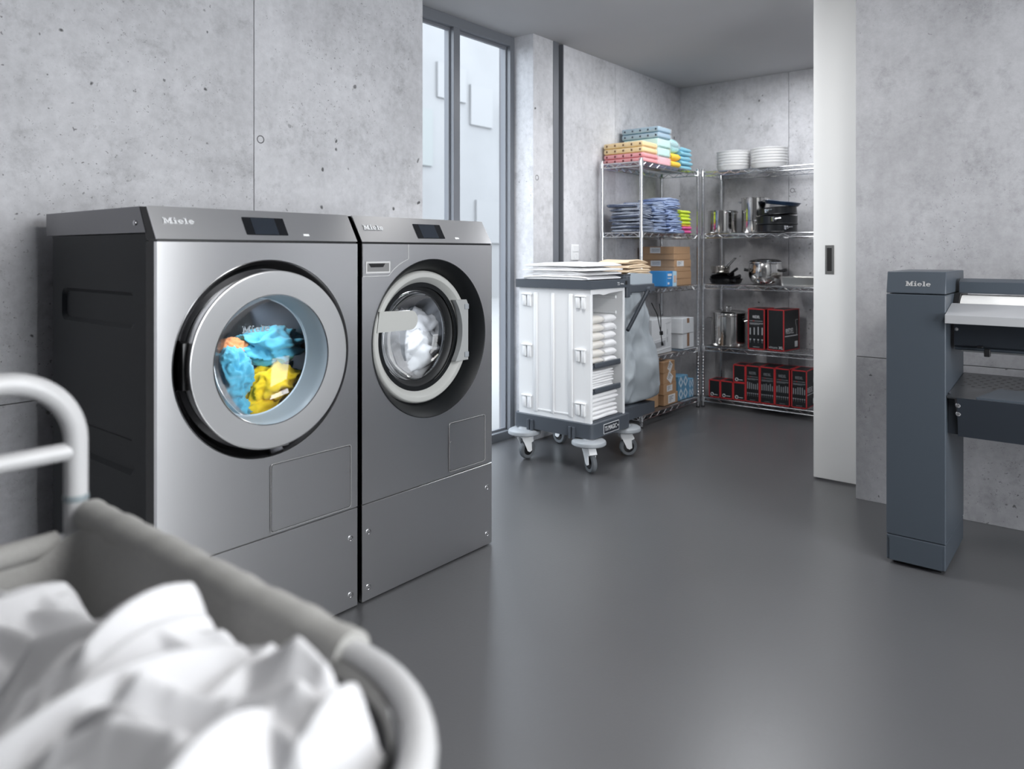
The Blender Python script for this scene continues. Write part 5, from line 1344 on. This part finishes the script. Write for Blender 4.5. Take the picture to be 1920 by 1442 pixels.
bm = new(); lathe(bm, [(r * .96, 0.171), (r * .98, 0.178), (r * .90, 0.192), (r * .60, 0.204), (0.02, 0.208), (0, 0.208)], (0, 0, 0), 'z', 48); l_ = t.part(bm, 'glass_lid', LIDGLASS, local=True)
bm = new(); lathe(bm, [(r * .965, 0.170), (r * 1.0, 0.172), (r * 1.0, 0.180), (r * .965, 0.182)], (0, 0, 0), 'z', 48); t.part(bm, 'lid_rim', CHROME, l_, local=True)
bm = new(); tube(bm, [(-0.02, -r * 0.96, 0.11), (-0.03, -r - 0.045, 0.118)], [0.010, 0.014], 10); tube(bm, [(-0.02, r * 0.96, 0.11), (-0.03, r + 0.030, 0.118)], [0.010, 0.014], 10); t.part(bm, 'grip', KT, local=True)
t = Thing('steel_tray', 'low rectangular brushed steel tray beside the mirror-steel bowl', 'tray', (5.82, 1.86, z))
bm = new(); x0, x1, y0, y1, h = 5.705, 5.98, 1.700, 2.000, 0.068
o_ = rrect(x0 + .010, x1 - .010, y0 + .010, y1 - .010, 0.022, 4); oo = rrect(x0, x1, y0, y1, 0.028, 4); rim = rrect(x0 - .009, x1 + .009, y0 - .009, y1 + .009, 0.034, 4); ii = rrect(x0 + .004, x1 - .004, y0 + .004, y1 - .004, 0.026, 4); ib = rrect(x0 + .014, x1 - .014, y0 + .014, y1 - .014, 0.020, 4)
Ls = [[bm.verts.new((p[0], p[1], z + hh)) for p in L_] for L_, hh in ((o_, 0.0), (oo, h - 0.004), (rim, h - 0.002), (rim, h), (ii, h), (ib, 0.004))]
for a, b in zip(Ls, Ls[1:]):
    for k in range(len(a)): bm.faces.new((a[k], a[(k + 1) % len(a)], b[(k + 1) % len(a)], b[k]))
bm.faces.new(Ls[0]); bm.faces.new(Ls[-1]); t.part(bm, 'tray_body', mat('satin_tray_steel', (0.66, 0.65, 0.62, 1), 0.32, 1.0))
# fourth shelf: stock pot and two tall gift boxes
z = SB[3] + 0.002
pot('stock_pot', 'large lidded steel stock pot on the fourth shelf of the back rack', 5.85, 2.462, z, 0.142, 0.265, [(100, 0.205), (-80, 0.205)], lid=True)

def gift_box(label, x0, x1, y0, y1, z0, z1, rz=0.0, art=None, side=None, group='black and red gift boxes on the back rack'):
    """front faces -X"""
    d, w, h = x1 - x0, y1 - y0, z1 - z0
    t = Thing('gift_box', label, 'box', ((x0 + x1) / 2, (y0 + y1) / 2, z0), rz, group)
    bm = new(); box(bm, -d / 2, d / 2, -w / 2, w / 2, 0.0005, h); b = t.part(bm, 'carton', BOXK, local=True)
    bm = new(); e = 0.0035
    for sx in (-1, 1):
        for sy in (-1, 1): box(bm, sx * d / 2 - e, sx * d / 2 + e * 0.3, sy * w / 2 - e, sy * w / 2 + e * 0.3, 0, h) if False else box(bm, sx * (d / 2 - e * .7) - e, sx * (d / 2 - e * .7) + e, sy * (w / 2 - e * .7) - e, sy * (w / 2 - e * .7) + e, 0.0, h + 0.001)
        for zz_ in (e * 0.9, h - e * 0.6): box(bm, sx * (d / 2 - e * .7) - e, sx * (d / 2 - e * .7) + e, -w / 2, w / 2, zz_ - e * .9, zz_ + e * .9)
    for sy in (-1, 1):
        for zz_ in (e * 0.9, h - e * 0.6): box(bm, -d / 2, d / 2, sy * (w / 2 - e * .7) - e, sy * (w / 2 - e * .7) + e, zz_ - e * .9, zz_ + e * .9)
    t.part(bm, 'red_edging', BOXR, b, local=True)
    X_ = -d / 2 - 0.0006
    def front(y0_, y1_, q0, q1, bm_): box(bm_, X_ - 0.0006, X_ + 0.0004, -y1_ * w, -y0_ * w, q0 * h, q1 * h)
    def txt(body, s, yy, q, m=PRINTW, xs=1.0):
        me = text_mesh(body, s, m, frame((X_ - 0.0006, -yy * w, q * h), (0, -1, 0), (0, 0, 1)), 0.0005, xscale=xs); t.part_me(me, 'lettering', b)
    if art in ('glass', 'glasses', 'crystal'):
        txt('RIEDEL', 0.030, 0.0, 0.80, PRINTG if art != 'glass' else PRINTW, 0.62)
        bm = new(); front(-0.38, 0.38, 0.695, 0.705, bm); front(-0.40, 0.40, 0.645, 0.653, bm); front(-0.40, 0.40, 0.628, 0.634, bm); front(-0.38, 0.2, 0.612, 0.618, bm)
        n = 4 if art == 'glass' else 6; rnd = random.Random(int(y0 * 1000))
        for i in range(n):
            yy = -0.36 + 0.72 * i / (n - 1); hh = rnd.uniform(0.14, 0.20); tw = 0.030
            front(yy - tw, yy + tw, 0.36, 0.36 + hh, bm)
            prism(bm, [(-(yy - .055) * w, 0.255 * h), (-(yy + .055) * w, 0.255 * h), (-(yy + .03) * w, 0.222 * h), (-(yy - .03) * w, 0.222 * h)], (X_ - 0.0004, 0, 0), (0, 1, 0), (0, 0, 1), (1, 0, 0), 0.0008)
            front(yy - 0.006, yy + 0.006, 0.16, 0.225, bm)
        front(-0.2, 0.2, 0.055, 0.063, bm)
        t.part(bm, 'glassware_print', PRINTG if art != 'glass' else mat('pale_grey_print', (0.42, 0.44, 0.46, 1), 0.5), b, local=True)
        bm = new(); front(-0.20, -0.12, 0.690, 0.712, bm); t.part(bm, 'red_print', BOXR, b, local=True)
    if art == 'vinum':
        txt('vinum', 0.030, -0.16, 0.075, mat('pale_grey_print', (0.42, 0.44, 0.46, 1), 0.5), 1.0); txt('XL', 0.030, 0.32, 0.075, PRINTW, 1.0)
    if art == 'ring':
        bm = new(); rr = 0.011; cy_ = 0.22 * w; cz_ = 0.17 * h
        tube(bm, [(X_, cy_ + rr * math.cos(2 * PI * k / 14), cz_ + rr * math.sin(2 * PI * k / 14)) for k in range(14)], 0.0022, 5, closed=True)
        front(-0.06, 0.28, 0.150, 0.175, bm); t.part(bm, 'ring_print', PRINTW, b, local=True)
    if side:   # lettering on the face towards -Y
        yv = -w / 2 - 0.0010
        me = text_mesh('RIEDEL', 0.058, PRINTW, frame((-0.035, yv - 0.0006, 0.47 * h), (1, 0, 0), (0, 0, 1)), 0.0005, xscale=0.72); t.part_me(me, 'lettering', b)
        bm = new(); box(bm, -d / 2 + 0.014, d / 2 - 0.03, yv - 0.0006, yv, 0.345 * h, 0.365 * h); tube(bm, [(d / 2 - 0.045, yv, 0.36 * h), (d / 2 - 0.045, yv, 0.56 * h), (d / 2 - 0.060, yv, 0.64 * h), (d / 2 - 0.060, yv, 0.74 * h), (d / 2 - 0.028, yv, 0.74 * h)], 0.0012, 4)
        t.part(bm, 'side_print', PRINTW, b, local=True)
        bm = new(); box(bm, d / 2 - 0.075, d / 2 - 0.030, yv - 0.0008, yv, 0.07 * h, 0.21 * h); t.part(bm, 'paper_label', PAPER, b, local=True)
    return t
gift_box('black red-edged box printed with four wine glasses beside the stock pot', 5.722, 5.93, 2.118, 2.250, z, z + 0.318, 0.0, 'glass')
gift_box('black red-edged box lettered vinum XL with lettering on its side', 5.735, 5.985, 1.952, 2.085, z, z + 0.318, math.radians(-8), 'vinum', True)
# bottom shelf
z = SB[4] + 0.002
e = 0.002
gift_box('small black red-edged box at the corner end of the bottom shelf', 5.712, 5.86, 2.476 + e, 2.572, z, z + 0.140, 0, 'ring')
gift_box('small black red-edged box, second from the corner on the bottom shelf', 5.712, 5.86, 2.368 + e, 2.474, z, z + 0.140, 0, 'ring')
gift_box('small black red-edged box beneath another one beside the tall boxes', 5.712, 5.86, 2.266 + e, 2.366, z, z + 0.140, 0, 'ring')
gift_box('small black red-edged box stacked on another beside the tall boxes', 5.712, 5.86, 2.266 + e, 2.366, z + 0.1415, z + 0.281, 0, 'ring')
gift_box('tall black red-edged glass box next to the small stacked boxes', 5.712, 5.93, 2.152 + e, 2.264, z, z + 0.284, 0, 'crystal')
gift_box('tall black red-edged glass box, second of the tall row', 5.712, 5.93, 2.035 + e, 2.150, z, z + 0.284, 0, 'glasses')
gift_box('tall black red-edged glass box, third of the tall row', 5.712, 5.93, 1.918 + e, 2.033, z, z + 0.284, 0, 'glasses')
gift_box('tall black red-edged glass box partly hidden by the sliding door', 5.712, 5.93, 1.792 + e, 1.908, z, z + 0.284, 0, 'crystal', True)
